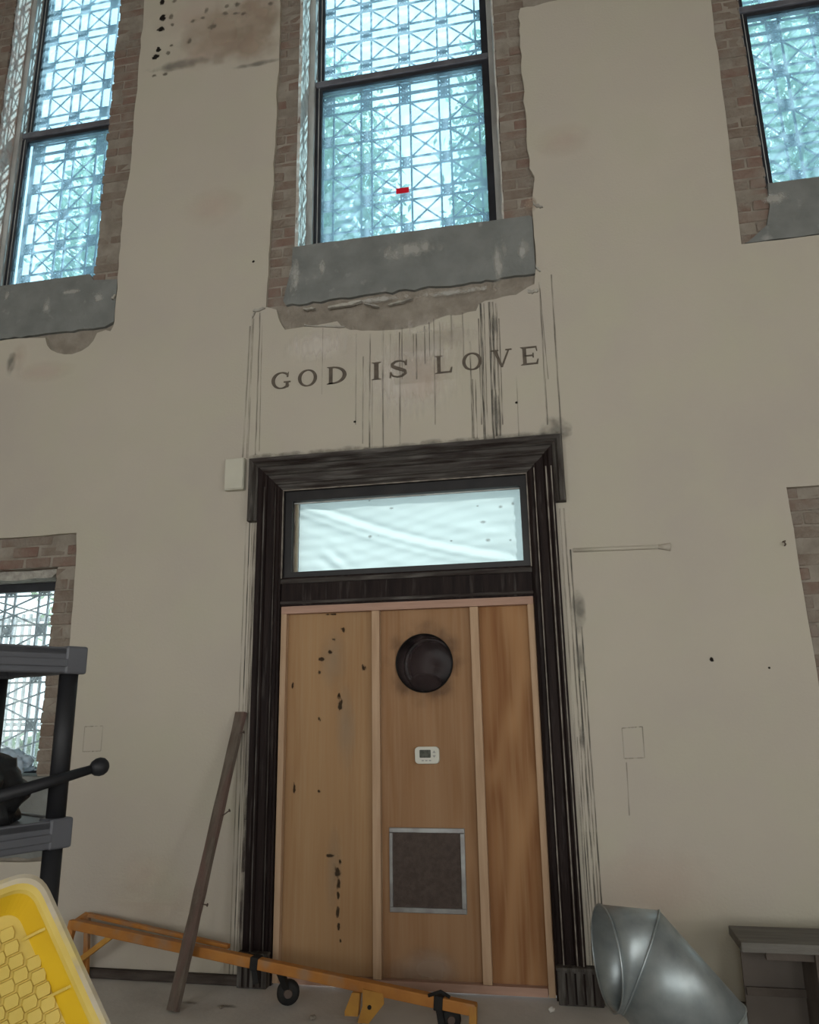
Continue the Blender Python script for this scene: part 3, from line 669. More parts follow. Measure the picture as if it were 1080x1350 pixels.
# round black duct opening
duct = empty('duct_opening', (DC.x, zf, DC.z)); tag(duct, 'round black duct opening in the plywood above the thermostat', 'duct')
M['ductblack'] = mat('black_duct', (0.005, 0.005, 0.0055), (0.009, 0.009, 0.0095), 5, 0.34, spec=0.32)
MB().lathe([(DR, -.012), (DR+.004, -.010), (DR+.002, .02), (DR+.002, .42), (DR-.004, .42), (DR-.004, -.010), (DR, -.012)], (DC.x, zf, DC.z), (0, 1, 0), 48).build('duct_sleeve', 'ductblack', duct, True)
MB().lathe([(DR-.004, .20), (DR-.03, .19), (DR-.03, .205), (DR-.004, .215)], (DC.x, zf, DC.z), (0, 1, 0), 48).build('duct_seam', 'ductblack', duct, True)
MB().lathe([(DR-.004, .40), (DR*.6, .37), (0.0, .40)], (DC.x, zf, DC.z), (0, 1, 0), 48).build('duct_bend_wall', 'ductblack', duct, True)
MB().lathe([(.1, 0), (.085, .012), (.06, .016), (.0, .02)], (DC.x-.03, zf+.20, DC.z-.105), (.15, -.5, .8), 24).build('duct_boot', 'ductblack', duct, True)

# thermostat
tx0, tz1 = XZ(547, 984.5, zf-.02); tx1, tz0 = XZ(579.5, 1007, zf-.02)
th = empty('thermostat', ((tx0+tx1)/2, zf, tz0)); tag(th, 'small white thermostat on the plywood under the round duct', 'thermostat')
def rrect(x0, x1, z0, z1, r, n=5):
    pts = []
    for cx, cz, a0 in ((x1-r, z1-r, 0), (x0+r, z1-r, 90), (x0+r, z0+r, 180), (x1-r, z0+r, 270)):
        for k in range(n+1): a = math.radians(a0+90*k/n); pts.append((cx+r*math.cos(a), cz+r*math.sin(a)))
    return pts
MB().prism(rrect(tx0, tx1, tz0, tz1, .022), zf-.026, zf).build('body', 'white_plastic', th, bevel=.003)
w_ = tx1-tx0; h_ = tz1-tz0
MB().prism(rrect(tx0+.20*w_, tx0+.66*w_, tz0+.36*h_, tz0+.82*h_, .004), zf-.028, zf-.02).build('screen', 'screen', th)
for k in range(2):
    zc = tz0 + (.70-.26*k)*h_; xc = tx0+.80*w_
    s = 1 if k == 0 else -1
    MB().prism([(xc-.009, zc-.006*s), (xc+.009, zc-.006*s), (xc, zc+.008*s)][::s], zf-.029, zf-.024).build('button', 'button', th)
for k in range(3): x = tx0+(.28+.15*k)*w_; B('button', 'button', th, x, x+.09*w_, zf-.0285, zf-.024, tz0+.16*h_, tz0+.23*h_)

# square return filter
fl = empty('filter_grille', ((FX0+FX1)/2, zf, FZ0)); tag(fl, 'square metal-framed return filter with brown mesh low on the plywood', 'vent filter')
ft = .026
for nm, a in (('frame_rail', (FX0, FX1, FZ1-ft, FZ1)), ('frame_rail', (FX0, FX1, FZ0, FZ0+ft)), ('frame_stile', (FX0, FX0+ft*.75, FZ0+ft, FZ1-ft)), ('frame_stile', (FX1-ft, FX1, FZ0+ft, FZ1-ft))):
    B(nm, 'alu', fl, a[0], a[1], zf-.014, zf, a[2], a[3], bevel=.003)
B('filter_mesh', 'filter', fl, FX0+ft*.75, FX1-ft, zf-.004, zf+.004, FZ0+ft, FZ1-ft)
mw = MB()
for k in range(1, 22):
    x = FX0+ft+(FX1-FX0-2*ft)*k/22; mw.box(x-.0012, x+.0012, zf-.0055, zf-.004, FZ0+ft, FZ1-ft)
    z = FZ0+ft+(FZ1-FZ0-2*ft)*k/22; mw.box(FX0+ft*.75, FX1-ft, zf-.0055, zf-.004, z-.0012, z+.0012)
wm = mw.build('wire_mesh', 'filter', fl); wm['kind'] = 'stuff'

# ------------------------------------------------------------------ lettering
LET = {}
def stroke(pts, ws):
    n = len(pts); v = []; L_ = []; R_ = []
    for i, p in enumerate(pts):
        a = pts[max(i-1, 0)]; b = pts[min(i+1, n-1)]; dx, dz = b[0]-a[0], b[1]-a[1]; l = math.hypot(dx, dz) or 1
        nx_, nz_ = -dz/l, dx/l; w = ws[i]/2
        L_.append((p[0]+nx_*w, p[1]+nz_*w)); R_.append((p[0]-nx_*w, p[1]-nz_*w))
    return [[L_[i], L_[i+1], R_[i+1], R_[i]] for i in range(n-1)]
def arc(cx, cz, rx, rz, a0, a1, n=28, thick=.17, thin=.06):
    pts = []; ws = []
    for i in range(n+1):
        a = math.radians(a0+(a1-a0)*i/n); pts.append((cx+rx*math.cos(a), cz+rz*math.sin(a))); ws.append(thin+(thick-thin)*abs(math.cos(a))**1.3)
    return stroke(pts, ws)
def stem(x, w=.16, s=.10): return [[(x, 0), (x+w, 0), (x+w, 1), (x, 1)], [(x-s, 0), (x+w+s, 0), (x+w, .07), (x, .07)], [(x, .93), (x+w, .93), (x+w+s, 1), (x-s, 1)]]
LET['I'] = stem(.12)
LET['O'] = arc(.5, .5, .42, .46, 0, 360, 36)
LET['G'] = arc(.5, .5, .42, .46, 42, 325, 30) + [[(.72, .08), (.86, .08), (.86, .42), (.72, .42)], [(.62, .36), (.96, .36), (.96, .43), (.62, .43)], [(.76, .68), (.84, .68), (.86, .98), (.80, .86)]]
LET['D'] = stem(.12) + arc(.30, .5, .54, .46, -90, 90, 22) + [[(.12, .92), (.34, .92), (.34, 1), (.12, 1)], [(.12, 0), (.34, 0), (.34, .08), (.12, .08)]]
sp = [(.74, .74), (.68, .88), (.52, .955), (.33, .93), (.20, .80), (.22, .66), (.36, .56), (.54, .46), (.70, .36), (.72, .21), (.58, .07), (.40, .04), (.22, .11), (.14, .27)]
LET['S'] = stroke(sp, [.05, .07, .08, .10, .13, .15, .17, .17, .15, .13, .10, .08, .07, .05]) + [[(.70, .68), (.79, .68), (.79, .98), (.74, .98)], [(.09, .02), (.14, .02), (.18, .33), (.09, .33)]]
LET['L'] = stem(.12) + [[(.12, 0), (.78, 0), (.78, .08), (.12, .08)], [(.68, .06), (.78, .02), (.82, .30), (.76, .30)]]
LET['V'] = [[(.10, 1), (.28, 1), (.58, .02), (.46, .02)], [(.46, .02), (.56, .02), (.92, 1), (.84, 1)], [(.0, .94), (.38, .94), (.38, 1), (.0, 1)], [(.72, .94), (1.02, .94), (1.02, 1), (.72, 1)]]
LET['E'] = stem(.12) + [[(.12, 0), (.76, 0), (.76, .08), (.12, .08)], [(.12, .92), (.74, .92), (.74, 1), (.12, 1)], [(.20, .47), (.58, .47), (.58, .54), (.20, .54)], [(.68, .06), (.76, .02), (.80, .28), (.75, .28)], [(.68, .94), (.74, .98), (.76, .74), (.71, .74)], [(.54, .38), (.60, .38), (.60, .63), (.54, .63)]]
ins = empty('wall_inscription', (-.9, 0, 3.54)); tag(ins, 'bronze-brown serif letters reading GOD IS LOVE on the plaster above the door', 'lettering')
for ch, xa, xb in (('G', 358, 383), ('O', 393, 418), ('D', 431, 457), ('I', 490, 503), ('S', 514, 537), ('L', 574, 597), ('O', 610, 636), ('V', 648, 676), ('E', 687, 711)):
    ym = 513 - (xa-358)*.0935; X0 = XZ(xa, ym)[0]; X1 = XZ(xb, ym)[0]
    polys = LET[ch]; lo = min(p[0] for q in polys for p in q); hi = max(p[0] for q in polys for p in q)
    mb = MB(); H_ = .122
    for k, q in enumerate(polys):
        pts = [(X0+(p[0]-lo)/(hi-lo)*(X1-X0), 3.541+p[1]*H_) for p in q]
        ar = sum(pts[i][0]*pts[(i+1) % len(pts)][1]-pts[(i+1) % len(pts)][0]*pts[i][1] for i in range(len(pts)))
        if ar < 0: pts = pts[::-1]
        mb.prism(pts, -.006 - .00005*(k % 5), 0.0)
    mb.build('letter', 'letter', ins)

# ------------------------------------------------------------------ stains on the plaster
def vline(px0, py0, px1, py1, w, m='drip', y=-.0014, name='drip_streak'):
    a = XZ(px0, py0); b = XZ(px1, py1)
    return quad_stain(name, m, wall, [(b[0]-w/2, b[1]), (b[0]+w/2, b[1]), (a[0]+w/2, a[1]), (a[0]-w/2, a[1])], y - random.uniform(0, .0006))
# lines framing the lettering
vline(334, 420, 326, 604, .016, 'driplight'); vline(343, 412, 337, 600, .010, 'drip'); vline(346, 420, 342, 595, .006, 'driplight'); vline(330, 430, 320, 610, .012, 'driplight')
vline(711, 372, 722, 560, .010, 'drip'); vline(727, 362, 740, 572, .010, 'drip'); vline(731, 440, 741, 572, .008, 'driplight'); vline(712, 380, 723, 500, .005, 'drip')
# drips under the middle sill
for px, y0, y1, w, m in ((488, 440, 590, .010, 'drip'), (491, 500, 590, .006, 'driplight'), (505, 432, 590, .012, 'drip'), (527, 438, 585, .010, 'drip'), (530, 432, 500, .006, 'drip'), (545, 440, 470, .006, 'drip'), (549, 440, 500, .009, 'drip'),
        (560, 430, 480, .008, 'drip'), (566, 425, 470, .006, 'drip'), (572, 420, 560, .008, 'driplight'), (580, 425, 470, .006, 'drip'), (595, 415, 460, .010, 'driplight'), (610, 412, 480, .008, 'driplight'),
        (634, 400, 580, .016, 'dripdark'), (638, 400, 575, .008, 'drip'), (645, 398, 580, .014, 'dripdark'), (649, 398, 575, .014, 'dripdark'), (654, 400, 575, .012, 'drip'), (658, 420, 560, .008, 'drip'), (631, 420, 560, .008, 'drip'),
        (680, 470, 575, .006, 'driplight'), (426, 432, 520, .005, 'driplight'), (470, 440, 560, .006, 'driplight'), (479, 470, 585, .008, 'driplight'), (515, 440, 500, .005, 'driplight'), (620, 450, 578, .010, 'drip'), (623, 500, 578, .01, 'drip'), (627, 500, 578, .008, 'drip')):
    sl = (px-505)/4300.
    vline(px, y0, px+sl*(y1-y0), y1, w, m)
for px, py, rx, rz in ((560, 455, .34, .26), (540, 500, .42, .32), (420, 455, .3, .14), (600, 440, .2, .12)):
    x, z = XZ(px, py); blot('pale_run', 'wash', wall, x, z, rx, rz, -.0008)
for px, py, rx, rz in ((655, 545, .035, .16), (652, 430, .03, .10)): x, z = XZ(px, py); blot('dirt_smudge', 'smudge', wall, x, z, rx, rz, -.0021)
# dust line along the top of the door casing
for k in range(11):
    px = 345 + k*38; py = 604 - k*2.95; x, z = XZ(px, py); blot('dirt_smudge', 'smudge', wall, x, z, .15, random.uniform(.025, .05), -.0016-.0001*k)
x, z = XZ(733, 566); blot('dirt_smudge', 'smudge', wall, x, z, .12, .10, -.003)
# streaks beside the casing where the back band is missing
def side(px0, py0, px1, py1, w, m): vline(px0, py0, px1, py1, w, m, -.0016)
for off, w, m in ((-.190, .012, 'drip'), (-.205, .008, 'driplight'), (-.222, .007, 'dripdark'), (-.246, .008, 'driplight'), (-.175, .02, 'driplight')):
    quad_stain('edge_streak', m, wall, [(DX0+off-w/2, .02), (DX0+off+w/2, .02), (DX0+off+w/2, 2.64), (DX0+off-w/2, 2.64)], -.0016-abs(off)*.003)
for off, w, m, zt in ((.180, .010, 'driplight', 2.6), (.205, .009, 'drip', 2.6), (.226, .010, 'dripdark', 2.35), (.243, .008, 'drip', 1.6), (.258, .008, 'dripdark', 1.9), (.192, .006, 'dripdark', 1.3)):
    quad_stain('edge_streak', m, wall, [(DX1+off-w/2, .02), (DX1+off+w/2, .02), (DX1+off+w/2, zt), (DX1+off-w/2, zt)], -.0016-off*.004)
for px, py, rx, rz in ((763, 805, .05, .16), (766, 870, .035, .12), (768, 975, .02, .10), (325, 1080, .02, .16), (322, 1130, .02, .2), (318, 1200, .02, .2)):
    x, z = XZ(px, py); blot('dirt_smudge', 'smudge' if px > 700 else 'soot', wall, x, z, rx, rz, -.0034)
# stained patch beside the head of the middle window, with pits
for px, py, rx, rz, m in ((300, 40, .52, .34, 'rust'), (330, 62, .30, .20, 'rust'), (270, 70, .40, .18, 'rustpink'), (345, 15, .22, .25, 'rust'), (250, 20, .4, .3, 'rustpink'), (240, 85, .35, .06, 'smudge'), (340, 84, .24, .03, 'smudge')):
    x, z = XZ(px, py); blot('water_stain', m, wall, x, z, rx, rz, -.0008-.0002*random.random())
for px, py, rx, rz in ((214, 2, .030, .05), (214.5, 24, .036, .042), (212, 39, .044, .034), (209, 66, .03, .04), (205, 75, .042, .034)): x, z = XZ(px, py); blot('plaster_pit', 'pit', wall, x, z, rx, rz, -.0020)
for px, py, rx, rz in ((226, 22, .03, .04), (227, 33, .024, .025), (204, 100, .03, .02), (218, 98, .03, .025), (222, 70, .03, .025), (226, 60, .02, .015), (250, 54, .025, .035), (254, 28, .03, .025), (272, 14, .03, .04), (267, 24, .03, .02), (297, 18, .04, .025), (312, 18, .04, .02), (322, 18, .03, .02), (313, 6, .04, .03), (300, 8, .03, .03), (280, 35, .05, .04), (230, 1, .03, .03), (357, 5, .03, .03)):
    x, z = XZ(px, py); blot('plaster_pit', 'pitmid', wall, x, z, rx, rz, -.0018)
# faint reddish and dark blemishes
for px, py, rx, rz, m in ((195, 1150, .22, .16, 'rustpink'), (200, 1195, .45, .18, 'rustpink'), (60, 490, .3, .1, 'rustpink'), (25, 470, .08, .14, 'rustpink'), (15, 480, .05, .12, 'smudge'), (560, 500, .2, .2, 'rustpink'), (745, 185, .25, .16, 'rustpink'), (280, 275, .3, .2, 'rustpink'), (870, 1180, .4, .3, 'rustpink'), (700, 270, .05, .07, 'rust')):
    x, z = XZ(px, py); blot('faint_blemish', m, wall, x, z, rx, rz, -.0010)
for px, py, r_ in ((938, 870, .018), (334, 345, .014), (468, 556, .012), (681, 531, .012), (1014, 880, .01)): x, z = XZ(px, py); blot('plaster_pit', 'pit', wall, x, z, r_, r_, -.0022)
# outlines of plastered-over boxes
def ghost_box(pa, pb, pc, pd, w=.006):
    q = [XZ(*p_) for p_ in (pa, pb, pc, pd)]
    for i in range(4):
        a, b = q[i], q[(i+1) % 4]; dx, dz = b[0]-a[0], b[1]-a[1]; l = math.hypot(dx, dz); nx_, nz_ = -dz/l*w/2, dx/l*w/2
        quad_stain('ghost_outline', 'driplight', wall, [(a[0]-nx_, a[1]-nz_), (b[0]-nx_, b[1]-nz_), (b[0]+nx_, b[1]+nz_), (a[0]+nx_, a[1]+nz_)], -.0015)
ghost_box((820, 960), (847, 958), (850, 999), (823, 1000)); ghost_box((112, 958), (136, 957), (133, 990), (109, 991))
vline(826, 1005, 830, 1075, .006, 'driplight')
vline(709, 355, 722, 354, .006, 'drip'); 

# ------------------------------------------------------------------ fittings on the wall
x0, z1 = XZ(301, 607.5); x1, z0 = XZ(324, 647)
bx = empty('wall_box', ((x0+x1)/2, 0, z0)); tag(bx, 'small cream plastic box on the plaster at the top corner of the casing', 'wall box')
MB().box(x0, x1, -.045, 0, z0, z1).build('box_body', 'cream_plastic', bx, bevel=.006); MB().box(x0+.004, x1-.004, -.052, -.045, z0+.006, z1-.006).build('box_cover', 'cream_plastic', bx, bevel=.003)
cb = empty('plastered_conduit', (.38, 0, 2.34)); tag(cb, 'thin plastered-over conduit running sideways from the casing across bare wall', 'conduit')
a = W(756, 725.5, -.006); b = W(868, 721, -.006); c = W(884, 721, -.006)
MB().tube([a, b], .012, 10).build('conduit_run', 'plaster', cb, True)
MB().tube([b, c], [.012, .024], 10).build('flared_end', 'plaster', cb, True)
nl = W(1036, 719, -.012); nn = empty('wall_nail', (nl.x, 0, nl.z)); tag(nn, 'bent nail in bare plaster beside the low window above the bench', 'nail')
MB().tube([(nl.x, .01, nl.z), (nl.x-.004, -.03, nl.z+.004), (nl.x-.012, -.036, nl.z+.016)], .004, 8).build('nail_shank', 'nail', nn, True); MB().lathe([(0, 0), (.010, 0), (.010, .004), (0, .004)], (nl.x-.012, -.036, nl.z+.016), (-.4, -.3, .8), 10).build('nail_head', 'nail', nn)

# ------------------------------------------------------------------ floor, baseboards, rest of the hall
fo = structure(mk('floor', [(XL, YB, 0), (XR, YB, 0), (XR, .36, 0), (XL, .36, 0), (XL, YB, -.1), (XR, YB, -.1), (XR, .36, -.1), (XL, .36, -.1)], [(0,1,2,3), (7,6,5,4), (0,4,5,1), (1,5,6,2), (2,6,7,3), (3,7,4,0)], 'floor'), 'dusty grey concrete floor at the foot of the wall', 'floor')
structure(B('baseboard_front_left', 'skirting', None, XL, DX0-.182, -.035, -.001, 0, .05, bevel=.006), 'dark low skirting strip under the plaster beside the batten', 'baseboard')
structure(B('baseboard_front_right', 'skirting', None, DX1+.242, XR, -.030, -.001, 0, .045, bevel=.006), 'dark low skirting strip under the plaster behind the metal duct', 'baseboard')
structure(B('ceiling', 'ceil', None, XL-.3, XR+.3, YB-.3, .36, ZT, ZT+.2), 'dark timber ceiling of the hall', 'ceiling')
def side_wall(name, label, vert, ops, span, z1):
    mb = core(ops, span[0], span[1], -.1, z1, 0, .3)
    if vert == 'back': mb.v = [(x, YB-y, z) for x, y, z in mb.v]
    elif vert == 'left': mb.v = [(XL-y, x, z) for x, y, z in mb.v]
    else: mb.v = [(XR+y, x, z) for x, y, z in mb.v]
    return structure(mb.build(name, 'plaster'), label, 'wall')
side_wall('wall_back', 'plaster wall behind the viewer with three unseen window openings', 'back', [(x-.9, x+.9, 1.0, 4.0) for x in (-4.0, -.6, 2.8)], (XL-.3, XR+.3), ZT)
side_wall('wall_left', 'plain plaster side wall beyond the shelf', 'left', [], (YB, .36), ZT)
side_wall('wall_right', 'plaster side wall beyond the bench with two openings added for light', 'right', [(y-.7, y+.7, .9, 3.5) for y in (-8.6, -5.8)], (YB, .36), ZT)  # two unseen openings added to brighten the bench side of the front wall

# ------------------------------------------------------------------ leaning batten
bt = empty('wooden_batten', (-2.035, -.43, 0)); tag(bt, 'long weathered wooden batten leaning on the wall beside the doorway', 'batten')
p0 = Vector((-2.038, -.425, .006)); p1 = Vector((-1.899, -.033, 1.46)); d_ = (p1-p0).normalized()
mb = MB(); n = 14
for i in range(n+1):
    c = p0.lerp(p1, i/n); wv = .034 + random.uniform(-.003, .003); s_ = Vector((1, -.35, 0)).normalized(); s_ = (s_ - d_*s_.dot(d_)).normalized(); b_ = d_.cross(s_)
    for sa, sb in ((-1,-1), (1,-1), (1,1), (-1,1)): mb.v.append(tuple(c + s_*sa*wv + b_*sb*.013))
for i in range(n):
    for k in range(4): k2 = (k+1) % 4; mb.f.append((i*4+k, i*4+k2, i*4+4+k2, i*4+4+k))
mb.f += [(3,2,1,0), (n*4, n*4+1, n*4+2, n*4+3)]
mb.build('batten_board', 'oldwood', bt)
for px, py, dx_, dz_ in ((293, 1079, .075, .035), (268, 1193, .06, -.004), (318, 972, .05, .01)):
    for t_ in np.linspace(0, 1, 60):
        c = p0.lerp(p1, float(t_))
        if PX(c)[1] < py: break
    nail = MB().tube([c, c+Vector((dx_*.6, -.01, dz_*.4)), c+Vector((dx_, -.01, dz_))], .0035, 8).build('nail', 'nail', bt, True)
    MB().lathe([(0, 0), (.009, 0), (.009, .003), (0, .003)], c+Vector((dx_, -.01, dz_)), (1, 0, dz_/dx_), 10).build('nail_head', 'nail', nail)

# ------------------------------------------------------------------ orange steel frame on the floor
of = empty('steel_frame', (-1.6, -.33, 0)); tag(of, 'long orange steel tube frame lying low across the foot of the doorway', 'steel frame')
oL = W(97, 1218, -.15); oR = W(628, 1331, -.50)
oL.z = oL.z; dO = (oR-oL).normalized(); 
MB().bar(oL, oR, .048, .052).build('main_rail', 'orange', of, bevel=.006)
bk0 = oL + Vector((.03, .085, .030)); bk1 = oL.lerp(oR, .42) + Vector((0, .075, .022)); 
MB().bar(bk0, bk1, .03, .022).build('shadow_rail', 'orange', of, bevel=.004)  # added bar standing in for the shadow line above the main rail
MB().bar(oL+Vector((.0, 0, .02)), (oL.x-.06, oL.y-.02, 0), .04, .04, (0,1,0)).build('end_leg', 'orange', of, bevel=.005)
MB().bar(bk0, (bk0.x+.02, bk0.y, 0), .03, .03, (0,1,0)).build('end_leg', 'orange', of, bevel=.005)
MB().bar(oL.lerp(oR, .115)+Vector((0, 0, -.02)), (oL.x-.02, oL.y-.02, .07), .03, .03, (0,1,0)).build('brace', 'orange_y', of, bevel=.004)
MB().bar(oL+Vector((0,0,.0)), bk0, .03, .03).build('end_tie', 'orange', of, bevel=.004)
# brackets towards the far end
c = oL.lerp(oR, .775)
MB().prism([(-.085, -.02), (-.045, -.02), (-.055, -.12), (-.12, -.12), (-.12, -.10)], -.02, .02).build('bracket', 'orange_y', of).matrix_basis = Matrix.Translation(c + Vector((0, -.01, 0)))
br = MB().prism([(-.03, .0), (.075, -.015), (.075, -.06), (.0, -.145), (-.055, -.145), (-.03, -.07)], -.035, -.027).build('bracket', 'orange_y', of); br.matrix_basis = Matrix.Translation(c)
MB().lathe([(0, 0), (.010, 0), (.010, .006), (0, .006)], c+Vector((.005, -.034, -.075)), (0, -1, 0), 10).build('bolt', 'rubber', of)
MB().bar(oR+Vector((-.012, 0, .02)), (oR.x-.02, oR.y, 0.0), .035, .045, (0,1,0)).build('end_leg', 'orange_y', of, bevel=.004)
for t_ in (.505, .925):
    q = oL.lerp(oR, t_); MB().bar(q-dO*.022, q+dO*.022, .060, .064).build('clamp_band', 'rubber', of, bevel=.005)
    MB().bar(q+Vector((0, -.01, -.03)), q+Vector((.01, -.01, -.09)), .03, .03).build('clamp_tail', 'rubber', of)
MB().tube([oL.lerp(oR, .93)+Vector((-.06, -.03, .035)), oL.lerp(oR, .93)+Vector((.0, -.03, .055)), oL.lerp(oR, .93)+Vector((.04, -.02, .03))], .008, 8).build('clamp_lever', 'rubber', of, True)
def caster(cx, cy, r, w):
    o = MB().lathe([(0, -w/2), (r*.8, -w/2), (r, -w*.3), (r, w*.3), (r*.8, w/2), (0, w/2)], (cx, cy, r), (.35, -1, 0), 24).build('caster_wheel', 'rubber', of, True)
    MB().lathe([(0, w/2), (r*.4, w/2), (r*.35, w/2+.006), (0, w/2+.006)], (cx, cy, r), (.35, -1, 0), 16).build('wheel_hub', 'nail', o)
q = oL.lerp(oR, .56); caster(q.x+.02, q.y+.10, .058, .05); MB().bar((q.x+.02, q.y+.1, .06), q, .03, .03, (0,1,0)).build('caster_fork', 'rubber', of)
q = oL.lerp(oR, .93); caster(q.x+.03, q.y+.04, .05, .05)

# ------------------------------------------------------------------ galvanised duct elbow lying on the floor
el = empty('duct_elbow', (.3, -.3, 0)); tag(el, 'wide galvanised steel duct elbow lying on the floor between casing and bench', 'duct elbow')
YE = -1.10
O_ = W(800, 1264, YE); RD = (W(800, 1196, YE) - W(800, 1332, YE)).length/2
sx = W(845, 1264, YE).x
path = [Vector((O_.x, YE+.02, O_.z)), Vector((sx, YE, O_.z-.004))]
d1_ = Vector((.66, -.05, -.75)).normalized(); path.append(path[1] + d1_*.27); path.append(Vector((path[2].x+.012, path[2].y, .003)))
el.location = (path[3].x, path[3].y, 0); el.matrix_world = Matrix.Translation(el.location)
n = 56
dirs = [(path[i+1]-path[i]).normalized() for i in range(3)]
joints = [Vector((.97, .24, 0)).normalized(), (dirs[0]+dirs[1]).normalized(), (dirs[1]+dirs[2]).normalized(), Vector((0, 0, -1))]
def cut_ring(i, c, nr, r):
    d = dirs[i]; b_ = d.cross(Vector((0, 1, 0))).normalized(); a_ = b_.cross(d); out = []
    for k in range(n):
        t = 2*math.pi*k/n; o_ = a_*math.cos(t)*r + b_*math.sin(t)*r; out.append(c + o_ - d*(o_.dot(nr)/d.dot(nr)))
    return out
for i in range(3):
    v = cut_ring(i, path[i], joints[i], RD) + cut_ring(i, path[i+1], joints[i+1], RD)
    m_ = MB(); m_.add(v, [(k, (k+1) % n, n+(k+1) % n, n+k) for k in range(n)]); o = m_.build('elbow_gore', 'steel', el, True)
    sd = o.modifiers.new('thick', 'SOLIDIFY'); sd.thickness = .003; sd.offset = 0
for i in range(4):
    pts = cut_ring(min(i, 2), path[i], joints[i], RD+.001); pts.append(pts[0])
    MB().tube(pts, .004, 8, False).build('elbow_seam', 'steel', el, True)
# ------------------------------------------------------------------ bench
be = empty('wooden_bench', (1.1, -.4, 0)); tag(be, 'low grey wooden bench standing by the wall beside the metal duct', 'bench')
B('seat_board', 'bench', be, .695, 1.75, -.555, -.285, .412, .452, bevel=.004)
B('seat_apron', 'benchdark', be, .80, 1.72, -.52, -.49, .375, .411, bevel=.003); B('seat_apron', 'benchdark', be, .80, 1.72, -.34, -.31, .375, .411, bevel=.003)
B('leg_panel', 'benchdark', be, .995, 1.035, -.54, -.29, 0, .411, bevel=.003); B('leg_panel', 'benchdark', be, 1.62, 1.66, -.54, -.29, 0, .411, bevel=.003)
B('stretcher', 'benchdark', be, .74, 1.62, -.316, -.301, .17, .205, bevel=.003)
M['benchfill'] = mat('dark_brown_fill', (0.13, 0.11, 0.095), (0.10, 0.084, 0.072), 4, 0.9)
B('dark_sheet', 'benchfill', be, .735, 1.72, -.300, -.286, .02, .411); B('leg_facing', 'bench', be, 1.036, 1.11, -.552, -.540, .0, .411, bevel=.003)  # dark brown sheet put in to darken the area below the seat
# ------------------------------------------------------------------ plaster chips on the floor
for px, py, s_, lb in ((728, 1334, .022, 'small white plaster chip on the floor at the casing foot'), (292, 1330, .016, 'grey plaster crumb on the floor near the batten foot'), (412, 1345, .02, 'dark crumb of rubble on the floor by the orange rail')):
    g = FL(px, py); bmx = bmesh.new(); bmesh.ops.create_icosphere(bmx, subdivisions=1, radius=s_)
    for v in bmx.verts: v.co *= random.uniform(.75, 1.15); v.co.z = v.co.z*.6
    lo = min(v.co.z for v in bmx.verts)
    for v in bmx.verts: v.co += Vector((g.x, g.y, -lo))
    me = bpy.data.meshes.new('plaster_chip'); bmx.to_mesh(me); bmx.free(); tag(mko('plaster_chip', me, 'chip' if px == 728 else 'browncoat'), lb, 'debris')
for px, py, rx, ry in ((300, 1327, .07, .03), (250, 1322, .08, .03)):
    g = FL(px, py); me = bpy.data.meshes.new('floor_smudge'); me.from_pydata([(g.x-rx, g.y-ry, .0012), (g.x+rx, g.y-ry, .0012), (g.x+rx, g.y+ry, .0012), (g.x-rx, g.y+ry, .0012)], [], [(0,1,2,3)]); uv = me.uv_layers.new()
    for i, c in enumerate(((0,0), (1,0), (1,1), (0,1))): uv.data[i].uv = c
    mko('floor_smudge', me, 'smudge', fo)

# ------------------------------------------------------------------ black shelving unit
sh = empty('shelving_unit', (-1.5, -2.95, 0)); tag(sh, 'black plastic shelving unit in front of the low window', 'shelf')
A = Vector((-1.220, -2.632, 0)); ab = Vector((-.431, -.902, 0)); nh = Vector((.902, -.431, 0)); LN, DPH = .92, .42
def P3(u, v, z): return A + ab*u - nh*v + Vector((0, 0, z))
def obox(u0, u1, v0, v1, z0, z1): return [P3(u, v, z) for u in (u0, u1) for v in (v0, v1) for z in (z0, z1)]
for zt_ in (1.640, 1.222, .805, .388):
    s = MB().add(obox(0.0, LN, 0.0, DPH, zt_-.018, zt_-.004), BF).build('shelf_deck', 'black_plastic', sh)
    for uv_ in ((0, LN, 0, .022), (0, LN, DPH-.022, DPH), (0, .022, .022, DPH-.022), (LN-.022, LN, .022, DPH-.022)):
        MB().add(obox(*uv_, zt_-.066, zt_), BF).build('shelf_rim', 'black_plastic', s, bevel=.005)
    MB().add(obox(.05, LN-.05, -.006, .0, zt_-.050, zt_-.030), BF).build('rim_rib', 'black_plastic', s, bevel=.003)
    for u, v in ((0, 0), (LN, 0), (0, DPH), (LN, DPH)):
        uu = u - .004 if u == 0 else u-.056; vv = v-.004 if v == 0 else v-.056
        MB().add(obox(uu, uu+.06, vv, vv+.06, zt_-.068, zt_+.003), BF).build('corner_socket', 'black_plastic', s, bevel=.006)
zz = [0, .320, .737, 1.154, 1.572]; lo_ = [0, .391, .808, 1.225]
for u in (.028, LN-.028):
    for v in (.026, DPH-.026):
        for za, zb_ in ((0, .320), (.391, .737), (.808, 1.154), (1.225, 1.572)): MB().tube([P3(u, v, za), P3(u, v, zb_)], .023, 20).build('post', 'post_black', sh, True)
